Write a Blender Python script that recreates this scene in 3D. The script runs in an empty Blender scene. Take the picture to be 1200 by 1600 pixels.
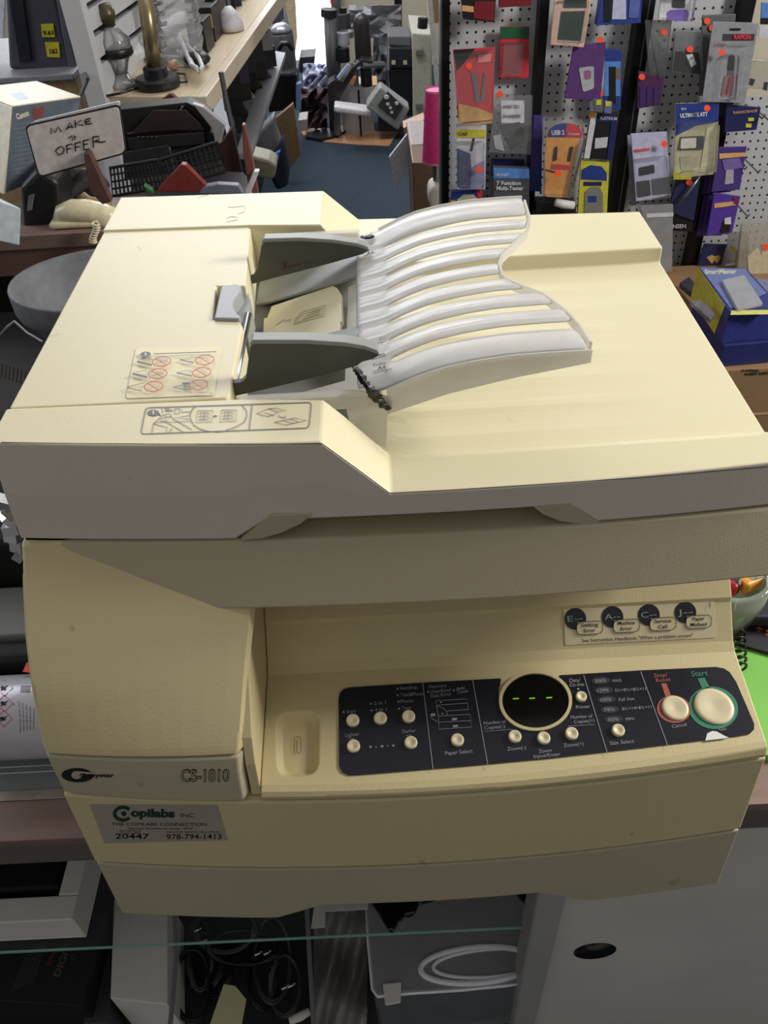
import bpy, bmesh, math, random
from mathutils import Vector, Matrix
random.seed(7)
scene = bpy.context.scene
# ------------------------------------------------------------------ camera
FPX = 1277.0; PCX, PCY = 600.0, 800.0
def _cam_axes():
    Y = Vector((552-PCX, -365-PCY, FPX)).normalized()
    D = Vector((690-PCX, 2200-PCY, FPX)).normalized()
    D = (D - D.dot(Y)*Y).normalized()
    Z = -D
    return Y.cross(Z), Y, Z
AX, AY, AZ = _cam_axes()
CAM = Vector((0, 0, 0.8568))
cd = bpy.data.cameras.new('camera'); cam = bpy.data.objects.new('camera', cd)
scene.collection.objects.link(cam); scene.camera = cam
cd.sensor_fit = 'HORIZONTAL'; cd.sensor_width = 36.0; cd.lens = FPX/1200*36.0; cd.clip_start = .02
right = Vector((AX[0], AY[0], AZ[0])); down = Vector((AX[1], AY[1], AZ[1])); fwd = Vector((AX[2], AY[2], AZ[2]))
cm = Matrix((( right[0], -down[0], -fwd[0], CAM[0]), (right[1], -down[1], -fwd[1], CAM[1]), (right[2], -down[2], -fwd[2], CAM[2]), (0,0,0,1)))
cam.matrix_world = cm
# ------------------------------------------------------------------ world, lights, exposure
scene.view_settings.view_transform = 'Standard'; scene.view_settings.look = 'None'
scene.view_settings.gamma = 1; scene.view_settings.exposure = 0.0
scene.view_settings.use_curve_mapping = False
w = bpy.data.worlds.new('world'); scene.world = w; w.use_nodes = True
_n = w.node_tree.nodes; _l = w.node_tree.links; _bg = _n['Background']       # white ceiling above, dim floor side below
_tc = _n.new('ShaderNodeTexCoord'); _sx = _n.new('ShaderNodeSeparateXYZ'); _mr = _n.new('ShaderNodeMapRange')
_mr.inputs[1].default_value = -1; _mr.inputs[2].default_value = 1; _mr.inputs[3].default_value = .10; _mr.inputs[4].default_value = .31
_l.new(_tc.outputs['Generated'], _sx.inputs[0]); _l.new(_sx.outputs[2], _mr.inputs[0]); _l.new(_mr.outputs[0], _bg.inputs[1])
_bg.inputs[0].default_value = (1.0, .97, .92, 1)
def area(name, loc, target, sx, sy, power, col):
    l = bpy.data.lights.new(name, 'AREA'); l.shape = 'RECTANGLE'; l.size = sx; l.size_y = sy; l.energy = power; l.color = col
    o = bpy.data.objects.new(name, l); scene.collection.objects.link(o); o.location = loc
    o.rotation_euler = (Vector(target)-Vector(loc)).to_track_quat('-Z', 'Y').to_euler(); return o
area('window_daylight', (-1.1, 6.5, 1.7), (0, 1.2, .3), 2.6, 2.6, 100, (.84, .90, 1.0))
area('ceiling_tube_light', (.1, 2.1, 2.1), (0.1, .9, 0), 1.6, 1.0, 4, (1, .97, .91))
area('ceiling_tube_light', (-.5, 4.4, 2.1), (-.5, 4.2, 0), 2.4, 1.0, 60, (1, .97, .93))
area('left_side_light', (-2.6, 2.2, 1.3), (0, .8, .4), 1.4, 1.2, 22, (.85, .9, 1.0))  # cool area light from the left
area('right_side_light', (2.2, .86, 1.5), (.2, .6, .3), .6, .6, 66, (1, .96, .88))  # unseen source inferred to the right, lights the right end of the controls
# ------------------------------------------------------------------ pixel -> place (authoring maths: ray of the photo's pixel met with a real surface)
def ray(u, v):
    c = Vector((u-PCX, v-PCY, FPX)).normalized()
    return Vector((AX.dot(c), AY.dot(c), AZ.dot(c)))
def at_z(u, v, z): d = ray(u, v); return CAM + d*((z-CAM.z)/d.z)
def at_y(u, v, y): d = ray(u, v); return CAM + d*((y-CAM.y)/d.y)
def at_x(u, v, x): d = ray(u, v); return CAM + d*((x-CAM.x)/d.x)
def at_plane(u, v, n, p): d = ray(u, v); n = Vector(n); return CAM + d*(n.dot(Vector(p)-CAM)/n.dot(d))
# ------------------------------------------------------------------ materials
def lin(c): 
    return tuple((x/255/12.92 if x/255 <= .04045 else ((x/255+.055)/1.055)**2.4) for x in c)
MATS = {}
def mat(name, rgb, rough=.5, metal=0., var=.06, vs=9., bump=.0, bs=300., alpha=1., coat=0., emit=0., spots=0., trans=0., wood=False):
    if name in MATS: return MATS[name]
    m = bpy.data.materials.new(name); m.use_nodes = True; nt = m.node_tree; N = nt.nodes; L = nt.links
    b = N['Principled BSDF']; c = lin(rgb)
    b.inputs['Roughness'].default_value = rough; b.inputs['Metallic'].default_value = metal
    b.inputs['Coat Weight'].default_value = coat; b.inputs['Alpha'].default_value = alpha
    b.inputs['Transmission Weight'].default_value = trans
    tc = N.new('ShaderNodeTexCoord')
    nz = N.new('ShaderNodeTexNoise'); nz.inputs['Scale'].default_value = vs; nz.inputs['Detail'].default_value = 4
    if wood:
        mp = N.new('ShaderNodeMapping'); mp.inputs['Scale'].default_value = (1, 9, 9) if wood == 'x' else (9, 1, 9)
        L.new(tc.outputs['Object'], mp.inputs[0]); L.new(mp.outputs[0], nz.inputs['Vector'])
    else: L.new(tc.outputs['Object'], nz.inputs['Vector'])
    rp = N.new('ShaderNodeValToRGB')
    rp.color_ramp.elements[0].position = .3; rp.color_ramp.elements[1].position = .7
    rp.color_ramp.elements[0].color = tuple(x*(1-var) for x in c)+(1,)
    rp.color_ramp.elements[1].color = tuple(min(1, x*(1+var)) for x in c)+(1,)
    L.new(nz.outputs['Fac'], rp.inputs[0]); out = rp.outputs[0]
    if spots:
        n2 = N.new('ShaderNodeTexNoise'); n2.inputs['Scale'].default_value = 38; n2.inputs['Detail'].default_value = 2
        L.new(tc.outputs['Object'], n2.inputs['Vector'])
        r2 = N.new('ShaderNodeValToRGB'); r2.color_ramp.elements[0].position = .73; r2.color_ramp.elements[1].position = .78
        r2.color_ramp.elements[0].color = (0,0,0,1); r2.color_ramp.elements[1].color = (spots,)*3+(1,)
        L.new(n2.outputs['Fac'], r2.inputs[0])
        mx = N.new('ShaderNodeMix'); mx.data_type = 'RGBA'; L.new(r2.outputs[0], mx.inputs[0]); L.new(out, mx.inputs[6])
        mx.inputs[7].default_value = (.16, .12, .07, 1); out = mx.outputs[2]
    L.new(out, b.inputs['Base Color'])
    if emit:
        L.new(out, b.inputs['Emission Color']); b.inputs['Emission Strength'].default_value = emit
    if bump:
        n3 = N.new('ShaderNodeTexNoise'); n3.inputs['Scale'].default_value = bs; L.new(tc.outputs['Object'], n3.inputs['Vector'])
        bp = N.new('ShaderNodeBump'); bp.inputs['Strength'].default_value = bump; bp.inputs['Distance'].default_value = .001
        L.new(n3.outputs['Fac'], bp.inputs['Height']); L.new(bp.outputs[0], b.inputs['Normal'])
    MATS[name] = m; return m
def film(name, rgb, dens, rough=.12, gloss=.25):
    """clear plastic film or blister: see-through, tinted diffuse share 'dens', sheen"""
    if name in MATS: return MATS[name]
    m = bpy.data.materials.new(name); m.use_nodes = True; nt = m.node_tree; N = nt.nodes; L = nt.links; N.clear()
    o = N.new('ShaderNodeOutputMaterial'); t = N.new('ShaderNodeBsdfTransparent'); d = N.new('ShaderNodeBsdfDiffuse'); tl = N.new('ShaderNodeBsdfTranslucent')
    g = N.new('ShaderNodeBsdfGlossy'); g.inputs['Roughness'].default_value = rough
    for x in (d, tl): x.inputs[0].default_value = lin(rgb)+(1,)
    tc = N.new('ShaderNodeTexCoord'); nz = N.new('ShaderNodeTexNoise'); nz.inputs['Scale'].default_value = 25; L.new(tc.outputs['Object'], nz.inputs['Vector'])
    mr = N.new('ShaderNodeMapRange'); mr.inputs[3].default_value = dens*.8; mr.inputs[4].default_value = min(1, dens*1.2); L.new(nz.outputs['Fac'], mr.inputs[0])
    a = N.new('ShaderNodeMixShader'); a.inputs[0].default_value = .35; L.new(d.outputs[0], a.inputs[1]); L.new(tl.outputs[0], a.inputs[2])
    b = N.new('ShaderNodeMixShader'); L.new(mr.outputs[0], b.inputs[0]); L.new(t.outputs[0], b.inputs[1]); L.new(a.outputs[0], b.inputs[2])
    lw = N.new('ShaderNodeLayerWeight'); lw.inputs[0].default_value = gloss; c = N.new('ShaderNodeMixShader')
    L.new(lw.outputs['Fresnel'], c.inputs[0]); L.new(b.outputs[0], c.inputs[1]); L.new(g.outputs[0], c.inputs[2]); L.new(c.outputs[0], o.inputs[0])
    MATS[name] = m; return m
# ------------------------------------------------------------------ mesh builder
class MB:
    def __init__(s): s.v = []; s.f = []
    def add(s, vs, fs):
        n = len(s.v); s.v += [Vector(v) for v in vs]; s.f += [tuple(i+n for i in f) for f in fs]; return s
    def hexa(s, b, t):
        b = list(b); t = list(t); n = len(b)
        return s.add(b+t, [tuple(range(n))[::-1], tuple(range(n, 2*n))]+[(i, (i+1) % n, n+(i+1) % n, n+i) for i in range(n)])
    def box(s, x0, x1, y0, y1, z0, z1): return s.hexa([(x0,y0,z0),(x1,y0,z0),(x1,y1,z0),(x0,y1,z0)], [(x0,y0,z1),(x1,y0,z1),(x1,y1,z1),(x0,y1,z1)])
    def obox(s, c, sx, sy, sz, rz=0, rx=0, ry=0):
        R = Matrix.Rotation(rz, 3, 'Z') @ Matrix.Rotation(ry, 3, 'Y') @ Matrix.Rotation(rx, 3, 'X'); c = Vector(c)
        P = lambda x, y, z: c + R @ Vector((x*sx/2, y*sy/2, z*sz/2))
        return s.hexa([P(-1,-1,-1),P(1,-1,-1),P(1,1,-1),P(-1,1,-1)], [P(-1,-1,1),P(1,-1,1),P(1,1,1),P(-1,1,1)])
    def prism(s, pts, d): d = Vector(d); return s.hexa([Vector(p) for p in pts], [Vector(p)+d for p in pts])
    def tube(s, pts, r, n=8, close=False):
        pts = [Vector(p) for p in pts]; rs = r if isinstance(r, (list, tuple)) else [r]*len(pts); rings = []; up = None
        for i, p in enumerate(pts):
            a = pts[i-1] if (i or close) else p; b = pts[(i+1) % len(pts)] if (i < len(pts)-1 or close) else p
            t = (b-a).normalized() if (b-a).length > 1e-9 else Vector((0,0,1))
            if up is None: up = Vector((0,0,1)) if abs(t.z) < .9 else Vector((1,0,0))
            x = t.cross(up).normalized(); y = x.cross(t).normalized(); up = y
            rings.append([p+(x*math.cos(k*2*math.pi/n)+y*math.sin(k*2*math.pi/n))*rs[i] for k in range(n)])
        vs = [v for g in rings for v in g]; m = len(rings); fs = []
        for i in range(m if close else m-1):
            j = (i+1) % m; fs += [(i*n+k, i*n+(k+1) % n, j*n+(k+1) % n, j*n+k) for k in range(n)]
        if not close: fs += [tuple(range(n))[::-1], tuple((m-1)*n+k for k in range(n))]
        return s.add(vs, fs)
    def lathe(s, prof, o, axis=(0,0,1), n=28, sx=1., sy=1.):
        o = Vector(o); R = Vector((0,0,1)).rotation_difference(Vector(axis)).to_matrix(); vs = []; fs = []
        for r, h in prof: vs += [o+R @ Vector((sx*r*math.cos(k*2*math.pi/n), sy*r*math.sin(k*2*math.pi/n), h)) for k in range(n)]
        for i in range(len(prof)-1): fs += [(i*n+k, i*n+(k+1) % n, (i+1)*n+(k+1) % n, (i+1)*n+k) for k in range(n)]
        fs += [tuple(range(n))[::-1], tuple((len(prof)-1)*n+k for k in range(n))]
        return s.add(vs, fs)
    def sphere(s, c, r, sx=1, sy=1, sz=1, n=16):
        return s.lathe_scaled(c, r, sx, sy, sz, n)
    def lathe_scaled(s, c, r, sx, sy, sz, n):
        c = Vector(c); m = n//2; vs = [c+Vector((0,0,-r*sz))]; fs = []
        for i in range(1, m):
            a = -math.pi/2+math.pi*i/m
            vs += [c+Vector((sx*r*math.cos(a)*math.cos(k*2*math.pi/n), sy*r*math.cos(a)*math.sin(k*2*math.pi/n), sz*r*math.sin(a))) for k in range(n)]
        vs.append(c+Vector((0,0,r*sz))); T = len(vs)-1
        for k in range(n): fs.append((0, 1+(k+1) % n, 1+k)); fs.append((T, T-n+k, T-n+(k+1) % n))
        for i in range(m-2): fs += [(1+i*n+k, 1+i*n+(k+1) % n, 1+(i+1)*n+(k+1) % n, 1+(i+1)*n+k) for k in range(n)]
        return s.add(vs, fs)
    def grid(s, rows, skip=None):
        m = len(rows); n = len(rows[0]); vs = [p for r in rows for p in r]
        return s.add(vs, [(i*n+j, i*n+j+1, (i+1)*n+j+1, (i+1)*n+j) for i in range(m-1) for j in range(n-1) if not (skip and skip(i, j))])
    def loft(s, secs):
        n = len(secs[0]); vs = [p for r in secs for p in r]; m = len(secs)
        fs = [(i*n+j, i*n+(j+1) % n, (i+1)*n+(j+1) % n, (i+1)*n+j) for i in range(m-1) for j in range(n)]
        fs += [tuple(range(n))[::-1], tuple((m-1)*n+k for k in range(n))]
        return s.add(vs, fs)
WM = {}
def link(o): scene.collection.objects.link(o); return o
def tag(o, label=None, cat=None, group=None, kind=None):
    if label: o['label'] = label
    if cat: o['category'] = cat
    if group: o['group'] = group
    if kind: o['kind'] = kind
    return o
def thing(name, label, cat, loc, group=None, rz=0.):
    o = link(bpy.data.objects.new(name, None)); o.empty_display_size = .05; o.location = loc; o.rotation_euler = (0, 0, rz)
    WM[o.name] = Matrix.Translation(Vector(loc)) @ Matrix.Rotation(rz, 4, 'Z'); return tag(o, label, cat, group)
def build(mb, name, m, parent=None, bevel=0., seg=2, smooth=False, solid=0., sub=0, label=None, cat=None, group=None, kind=None, fix=True, angle=35, front=None):
    me = bpy.data.meshes.new(name)
    if parent is None:
        xs = [v.x for v in mb.v]; ys = [v.y for v in mb.v]; zs = [v.z for v in mb.v]
        W = Matrix.Translation(((min(xs)+max(xs))/2, (min(ys)+max(ys))/2, min(zs)))
    else: W = WM[parent.name]
    I = W.inverted(); me.from_pydata([I @ v for v in mb.v], [], mb.f)
    if fix:
        bm = bmesh.new(); bm.from_mesh(me); bmesh.ops.recalc_face_normals(bm, faces=bm.faces); bm.to_mesh(me); bm.free()
    me.materials.append(m); o = link(bpy.data.objects.new(name, me)); WM[o.name] = W.copy()
    if parent is None: o.matrix_world = W
    else: o.parent = parent
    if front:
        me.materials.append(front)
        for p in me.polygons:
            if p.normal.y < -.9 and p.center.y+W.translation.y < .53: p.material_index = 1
    if smooth:
        for p in me.polygons: p.use_smooth = True
    if solid: d = o.modifiers.new('s', 'SOLIDIFY'); d.thickness = solid; d.offset = 0
    if sub: d = o.modifiers.new('ss', 'SUBSURF'); d.levels = sub; d.render_levels = sub
    if bevel: d = o.modifiers.new('b', 'BEVEL'); d.width = bevel; d.segments = seg; d.limit_method = 'ANGLE'; d.angle_limit = math.radians(angle); d.harden_normals = False
    return tag(o, label, cat, group, kind)
# ------------------------------------------------------------------ flat prints laid on real surfaces
_FC = {}
def font_mesh(txt, bold=0.):
    k = (txt, bold)
    if k not in _FC:
        cu = bpy.data.curves.new('t', 'FONT'); cu.body = txt; cu.offset = bold; cu.resolution_u = 3
        o = link(bpy.data.objects.new('t', cu)); bpy.context.view_layer.update()
        me = o.evaluated_get(bpy.context.evaluated_depsgraph_get()).to_mesh()
        _FC[k] = ([(v.co.x, v.co.y) for v in me.vertices], [tuple(p.vertices) for p in me.polygons])
        o.evaluated_get(bpy.context.evaluated_depsgraph_get()).to_mesh_clear(); bpy.data.objects.remove(o); bpy.data.curves.remove(cu)
    return _FC[k]
class D2:
    def __init__(s): s.v = []; s.f = []
    def add(s, v, f): n = len(s.v); s.v += v; s.f += [tuple(i+n for i in q) for q in f]; return s
    def poly(s, *pts): return s.add(list(pts), [tuple(range(len(pts)))])
    def disc(s, cx, cy, rx, ry, rot=0., n=24):
        c, q = math.cos(rot), math.sin(rot)
        return s.poly(*[(cx+rx*math.cos(a)*c-ry*math.sin(a)*q, cy+rx*math.cos(a)*q+ry*math.sin(a)*c) for a in [2*math.pi*k/n for k in range(n)]])
    def ring(s, cx, cy, rx, ry, w, rot=0., n=28, a0=0, a1=360):
        c, q = math.cos(rot), math.sin(rot); P = []
        for k in range(n+1):
            a = math.radians(a0+(a1-a0)*k/n)
            P.append((cx+rx*math.cos(a)*c-ry*math.sin(a)*q, cy+rx*math.cos(a)*q+ry*math.sin(a)*c))
        return s.line(P, w)
    def line(s, pts, w):
        v = []; f = []
        for i, p in enumerate(pts):
            a = pts[max(0, i-1)]; b = pts[min(len(pts)-1, i+1)]; dx, dy = b[0]-a[0], b[1]-a[1]; l = math.hypot(dx, dy) or 1
            nx, ny = -dy/l*w/2, dx/l*w/2; v += [(p[0]+nx, p[1]+ny), (p[0]-nx, p[1]-ny)]
            if i: f.append((2*i-2, 2*i-1, 2*i+1, 2*i))
        return s.add(v, f)
    def text(s, t, p0, p1, h, bold=.0, up=None, flip=False):
        V, F = font_mesh(t, bold)
        x0 = min(v[0] for v in V); x1 = max(v[0] for v in V); H = .7
        ex = (p1[0]-p0[0], p1[1]-p0[1]); l = math.hypot(*ex)
        ey = up if up else (ex[1]/l*h, -ex[0]/l*h)
        return s.add([(p0[0]+ex[0]*(x-x0)/(x1-x0)+ey[0]*y/H, p0[1]+ex[1]*(x-x0)/(x1-x0)+ey[1]*y/H) for x, y in V], F)
def decal(d, name, surf, m, parent=None, off=.0004, **kw):
    mb = MB()
    P = []
    for u, v in d.v:
        p = Vector(surf(u, v)); P.append(p+(CAM-p).normalized()*off)
    mb.add(P, d.f); return build(mb, name, m, parent, fix=False, **kw)
def interp(x, T):
    if x <= T[0][0]: return T[0][1]
    for (a, b), (c, d) in zip(T, T[1:]):
        if x <= c: return b+(d-b)*(x-a)/(c-a)
    return T[-1][1]
def rrect(pts, r, n=5):
    """round the corners of a 2D polygon"""
    out = []; m = len(pts)
    for i in range(m):
        p = pts[i]; a = pts[i-1]; b = pts[(i+1) % m]
        def tow(q): l = math.hypot(q[0]-p[0], q[1]-p[1]); k = min(r/l, .49); return (p[0]+(q[0]-p[0])*k, p[1]+(q[1]-p[1])*k)
        s, e = tow(a), tow(b)
        for k in range(n+1):
            t = k/n; out.append(((1-t)**2*s[0]+2*t*(1-t)*p[0]+t*t*e[0], (1-t)**2*s[1]+2*t*(1-t)*p[1]+t*t*e[1]))
    return out
# ================================================================== COPIER
CREAM = mat('cream_plastic', (232, 224, 190), .42, var=.02, vs=6, bump=.12, bs=900, spots=.10)
CREAM2 = mat('aged_cream_plastic', (208, 194, 150), .5, var=.03, vs=5, bump=.2, bs=700, spots=.5)
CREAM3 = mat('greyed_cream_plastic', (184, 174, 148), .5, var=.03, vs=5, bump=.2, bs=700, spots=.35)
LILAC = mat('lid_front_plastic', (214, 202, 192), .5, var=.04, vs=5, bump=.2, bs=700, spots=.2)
DARKIN = mat('dark_interior_plastic', (40, 38, 34), .6)
GUIDE = mat('dark_grey_guide_plastic', (84, 85, 78), .45, bump=.1, bs=600)
GUIDE2 = mat('grey_guide_plastic', (152, 156, 154), .42, bump=.1, bs=600)
LEVER = mat('light_grey_lever_plastic', (160, 163, 168), .4)
TRAYM = film('frosted_tray_plastic', (244, 244, 248), .72, rough=.22, gloss=.14)
TRAYS = film('frosted_tray_edge_plastic', (240, 238, 232), .74, rough=.3, gloss=.12)
INK = mat('black_print', (22, 22, 24), .5); GREYINK = mat('grey_print', (120, 122, 130), .5)
NAVY = mat('navy_overlay', (24, 27, 40), .3, var=.03, coat=.2); SILV = mat('silver_print', (150, 152, 156), .5)
BUTTON = mat('cream_button', (226, 214, 180), .4, var=.05, vs=40)
GLOW = mat('green_segment', (130, 180, 40), .4, emit=.5); GRN = mat('green_ring_print', (48, 128, 104), .5); REDR = mat('rust_ring_print', (170, 92, 76), .5)
REDP = mat('red_print', (205, 70, 66), .5); BLK = mat('black_window_plastic', (8, 8, 9), .15)
STICK = mat('yellow_cream_sticker', (235, 226, 184), .35)
cop = thing('photocopier', 'large cream desktop photocopier with a document feeder standing on the counter', 'photocopier', (0, .65, .0))
def bowf(x): return 1-(x/.3)**2
E_B = [(.02,.342),(.117,.350),(.223,.361),(.275,.365),(.329,.390),(.364,.414),(.401,.449),(.417,.469)]
A_B = [(.02,.016),(.223,.020),(.275,.013),(.33,.010),(.417,.012)]
def fb(x, z): return interp(z, E_B)-interp(z, A_B)*bowf(x)
def fs(x, z): return interp(z, [(.366,.4415),(.417,.4675)])-.0125*bowf(x)-.012*x
def fl(x, z): return interp(z, [(.418,.4685),(.458,.474),(.502,.485)])-interp(z, [(.418,.0145),(.502,.02)])*bowf(x)-.012*x
def surf_y(fn):
    def s(u, v):
        y = .36
        for _ in range(12):
            p = at_y(u, v, y); y = fn(p.x, p.z)
        return at_y(u, v, y)
    return s
def xs(a, b, n, extra=()): return sorted(set([a+(b-a)*i/n for i in range(n+1)]+list(extra)))
def loftx(X, fn): return MB().loft([[Vector((x, y, z)) for y, z in fn(x)] for x in X])
YB = .90
# bottom skirt with the raised middle
def zsk(x): return interp(x, [(-.15,.02),(-.135,.021),(-.115,.032),(-.088,.047),(.12,.047),(.15,.032),(.17,.021),(.185,.02)])
SK = [(.02),(.06),(.114)]
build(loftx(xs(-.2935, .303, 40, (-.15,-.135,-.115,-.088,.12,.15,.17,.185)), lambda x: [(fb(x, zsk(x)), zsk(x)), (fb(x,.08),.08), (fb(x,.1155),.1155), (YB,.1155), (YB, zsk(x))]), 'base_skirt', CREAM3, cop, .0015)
# paper cassette front
build(loftx(xs(-.2945, .304, 30), lambda x: [(fb(x,.118),.118), (fb(x,.17),.17), (fb(x,.2215),.2215), (YB,.2215), (YB,.118)]), 'paper_cassette', CREAM2, cop, .0018)
# inner core that closes the gaps
build(MB().box(-.285, .295, .375, .88, .03, .22).box(-.285, .29, .56, .88, .22, .41), 'core', DARKIN, cop)
for sx in (-.24, .24):
    for sy in (.50, .84): build(MB().lathe([(.016,0),(.018,.004),(.018,.022)], (sx, sy, 0.0008), n=20), 'foot', DARKIN, cop)
# left front cover
def xr(z): return interp(z, [(.22,-.134),(.27,-.1325),(.33,-.122),(.366,-.114),(.417,-.10)])
E_R = [(.2235,.344),(.275,.354),(.30,.376),(.342,.418),(.364,.4345),(.417,.49)]
def sm(z, T): return sum(interp(max(.2236, min(.4165, z+d_)), T) for d_ in (-.010,-.007,-.0035,0,.0035,.007,.010))/7
def fp(x, z):
    k = (x+.295)/.175; return sm(z, E_B)*(1-k)+sm(z, E_R)*k-.004*4*k*(1-k)*interp(z, [(.275,1),(.36,.3)])
def panel(z0, z1, n, name, m):
    secs = []
    for i in range(n+1):
        z = z0+(z1-z0)*i/n; X = [-.295+(xr(z)+.295)*k/10 for k in range(11)]
        fr = [Vector((x, fp(x, z) + (.006 if k == 10 else 0) + (.004 if k == 0 else 0), z)) for k, x in enumerate(X)]
        fr.insert(10, Vector((xr(z)-.004, fp(xr(z), z), z))); fr.insert(1, Vector((-.292, fp(-.292, z), z)))
        secs.append(fr+[Vector((xr(z), .56, z)), Vector((-.295, .56, z))])
    return build(MB().loft(secs), name, m, cop, .0015, angle=50)
panel(.2765, .4165, 40, 'left_front_cover', CREAM2)
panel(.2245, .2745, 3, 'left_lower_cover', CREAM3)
build(MB().box(-.2935, -.13, .49, .88, .2235, .4165), 'left_rear_body', CREAM2, cop, .002)
GR = mat('grime_line', (112, 102, 80), .8, var=.3, vs=60)
# narrow cheek wall beside the controls
pr = [(.350,.224),(.356,.262),(.366,.285),(.395,.315),(.424,.342),(.442,.364),(.56,.366),(.56,.224)]
build(MB().prism([Vector((-.1315, y, z)) for y, z in pr], (.0085, 0, 0)), 'cheek_wall', CREAM2, cop, .001)
# control panel housing
def cpf(x):
    b = .019*bowf(x)
    zc = lambda y: .236+.15*(y-.35)-.0007
    return [(.361-b,.2235), (.3605-b,.2295), (.363-b,zc(.363-b)-.0015), (.368-b,zc(.368-b)), (.40,zc(.40)), (.44,zc(.44)), (.452,.2508), (.460,.256), (.484,.282), (.4855,.2865), (.497,.297), (.54,.335), (.60,.352), (.60,.2235)]
cpan = build(loftx(xs(-.1225, .302, 24), cpf), 'control_panel', CREAM2, cop)
build(MB().box(.10, .301, .60, .88, .2235, .365).box(-.13, .10, .60, .88, .2235, .365), 'rear_body', CREAM2, cop, .002)
CN = (0, -.15, 1); CP = (0, .35, .236)
SC = lambda u, v: at_plane(u, v, CN, CP)
LN = (0, -.026, .024); SL = lambda u, v: at_plane(u, v, (0, -.026, .024), (0, .460, .256))
cn = Vector(CN).normalized()
def slab(pts, surf, n, t, z0=0.):
    return MB().prism([Vector(surf(u, v))+Vector(n)*z0 for u, v in pts], Vector(n)*t)
# scanner housing
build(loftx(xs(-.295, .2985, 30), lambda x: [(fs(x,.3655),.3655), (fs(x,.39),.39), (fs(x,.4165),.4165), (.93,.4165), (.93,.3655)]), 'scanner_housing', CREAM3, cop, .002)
# lid with feeder shoulders, handle notch and rippled document tray
def zb(x): return interp(x, [(-.124,.4185),(-.097,.437),(.134,.437),(.157,.4185)])
def ztf(x): return interp(x, [(-.049,.502),(-.001,.458)])
def ztb(x): return interp(x, [(-.060,.502),(-.023,.458)])
def yin(x): return interp(x, [(-.295,.531),(-.111,.5265),(-.04,.5185),(.018,.4965),(.3,.502)])
def ybk(x): return interp(x, [(-.295,.861),(-.136,.852),(-.056,.842),(-.02,.836),(.305,.836)])
def yend(x): return interp(x, [(-.298,.953),(-.06,.937),(-.023,.958),(.306,.933)])
NT = 44
def rip(x, y):
    if x < -.03: return 0.
    s = math.sin((y-.53)/(.30)*2*math.pi*7.5 - x*3.0); e = max(0., min(1., (.25-x)/.26))
    lo = max(0, min(1, (y-.53)/.03))*max(0, min(1, (.815-y)/.03))
    return .0030*max(-.2, s)*e*lo
def lidsec(x):
    zt = ztf(x); zk = ztb(x); t = .4415 if x > -.02 else .440; a = yin(x); k = max(0, min(1, (x+.05)/.06))
    P = [(fl(x, zb(x)), zb(x)), (fl(x, (zb(x)+zt)/2), (zb(x)+zt)/2), (fl(x, zt), zt), (a, zt), (a+.001+.019*k, t+.0015+.002*k)]
    y0 = a+.025; y1 = ybk(x)-.004
    for i in range(NT+1):
        y = y0+(y1-y0)*i/NT; P.append((y, t+rip(x, y)))
    P += [(ybk(x)-.001, t+.0005), (ybk(x), zk), (yend(x), zk), (yend(x), .4185)]
    return P
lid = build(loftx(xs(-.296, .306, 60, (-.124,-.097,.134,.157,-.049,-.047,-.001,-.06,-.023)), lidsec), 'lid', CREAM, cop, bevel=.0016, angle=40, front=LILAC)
# handle recess with its two scoops
build(MB().box(-.12, .155, .478, .50, .4172, .4368), 'handle_recess', CREAM3, cop)
def scoop(px, y0, t, nm='handle_scoop'): return build(MB().prism([at_y(u, v, y0) for u, v in px], (0, t, 0)), nm, CREAM3, cop)
scoop([(377,844),(425,806),(487,804),(470,818),(440,832),(410,841)], .4555, .02)
scoop([(888,786),(942,819),(912,820),(875,814),(850,804),(832,791)], .4565, .02)
# feeder cover with notch
cov = [at_z(u, v, .500) for u, v in [(16,637.5),(163,361.5),(386,353.5),(391,357),(384,447),(338,447),(333,499),(374,502),(379,510),(358,619),(353,622)]]
cov[0].x = -.2955; cov[1].x = -.2955
build(MB().prism(cov, (0, 0, -.055)), 'feeder_cover', CREAM, cop, .004, 3)
lev = [(345,446.5),(370,443),(376,446),(378,452),(372,462),(366,470),(364,478),(368,487),(376,494),(374,498),(334,497)]
build(MB().prism([at_z(u, v, .503) for u, v in lev], (0, 0, -.028)), 'release_lever', LEVER, cop, .0015)
build(MB().prism([at_z(u, v, .49) for u, v in [(366,470),(377,455),(384,445),(392,470),(384,505),(374,505)]], (0, 0, -.03)), 'lever_hub', GUIDE2, cop, .001)
# feeder bay: floor, rollers and guides
build(MB().box(-.135, -.022, .531, .835, .4405, .452), 'bay_floor', GUIDE, cop)
SI = lambda u, v: at_plane(u, v, (-.40, 0, 1), (-.02, 0, .494))
SIN = Vector((-.40, 0, 1)).normalized()
build(MB().tube([at_z(388, 492, .488), at_z(365, 602, .488)], .0035, 12), 'feed_rod', mat('brushed_steel', (170, 172, 175), .25, 1.), cop, smooth=True)
build(slab([(376,490),(412,478),(398,594),(372,594)], SI, SIN, -.006, -.004), 'separator_pad', GUIDE2, cop, .001)
build(slab([(424,478),(520,446),(526,449),(532,458),(534,502),(531,504),(531,520),(460,534),(410,534),(412,497),(417,496)], SI, SIN, -.005), 'feed_plate', CREAM, cop, .0008)
build(slab([(540,440),(566,430),(570,600),(440,612),(534,586)], SI, SIN, -.003, -.006), 'inner_tray_floor', TRAYS, cop)
d = D2(); 
dp = [(460,506),(474,490),(507,478),(505,492),(462,504)]
d.line([(459,507),(463,497),(474,487),(510,477),(505,494),(459,507)], 1.1).line([(463,504),(466,498),(476,490),(506,481),(502,491),(463,504)], .9)
for k in range(4): d.line([(482-k*3,489+k*3.2),(502-k*1.2,483.5+k*2.8)], 1.1)
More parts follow.
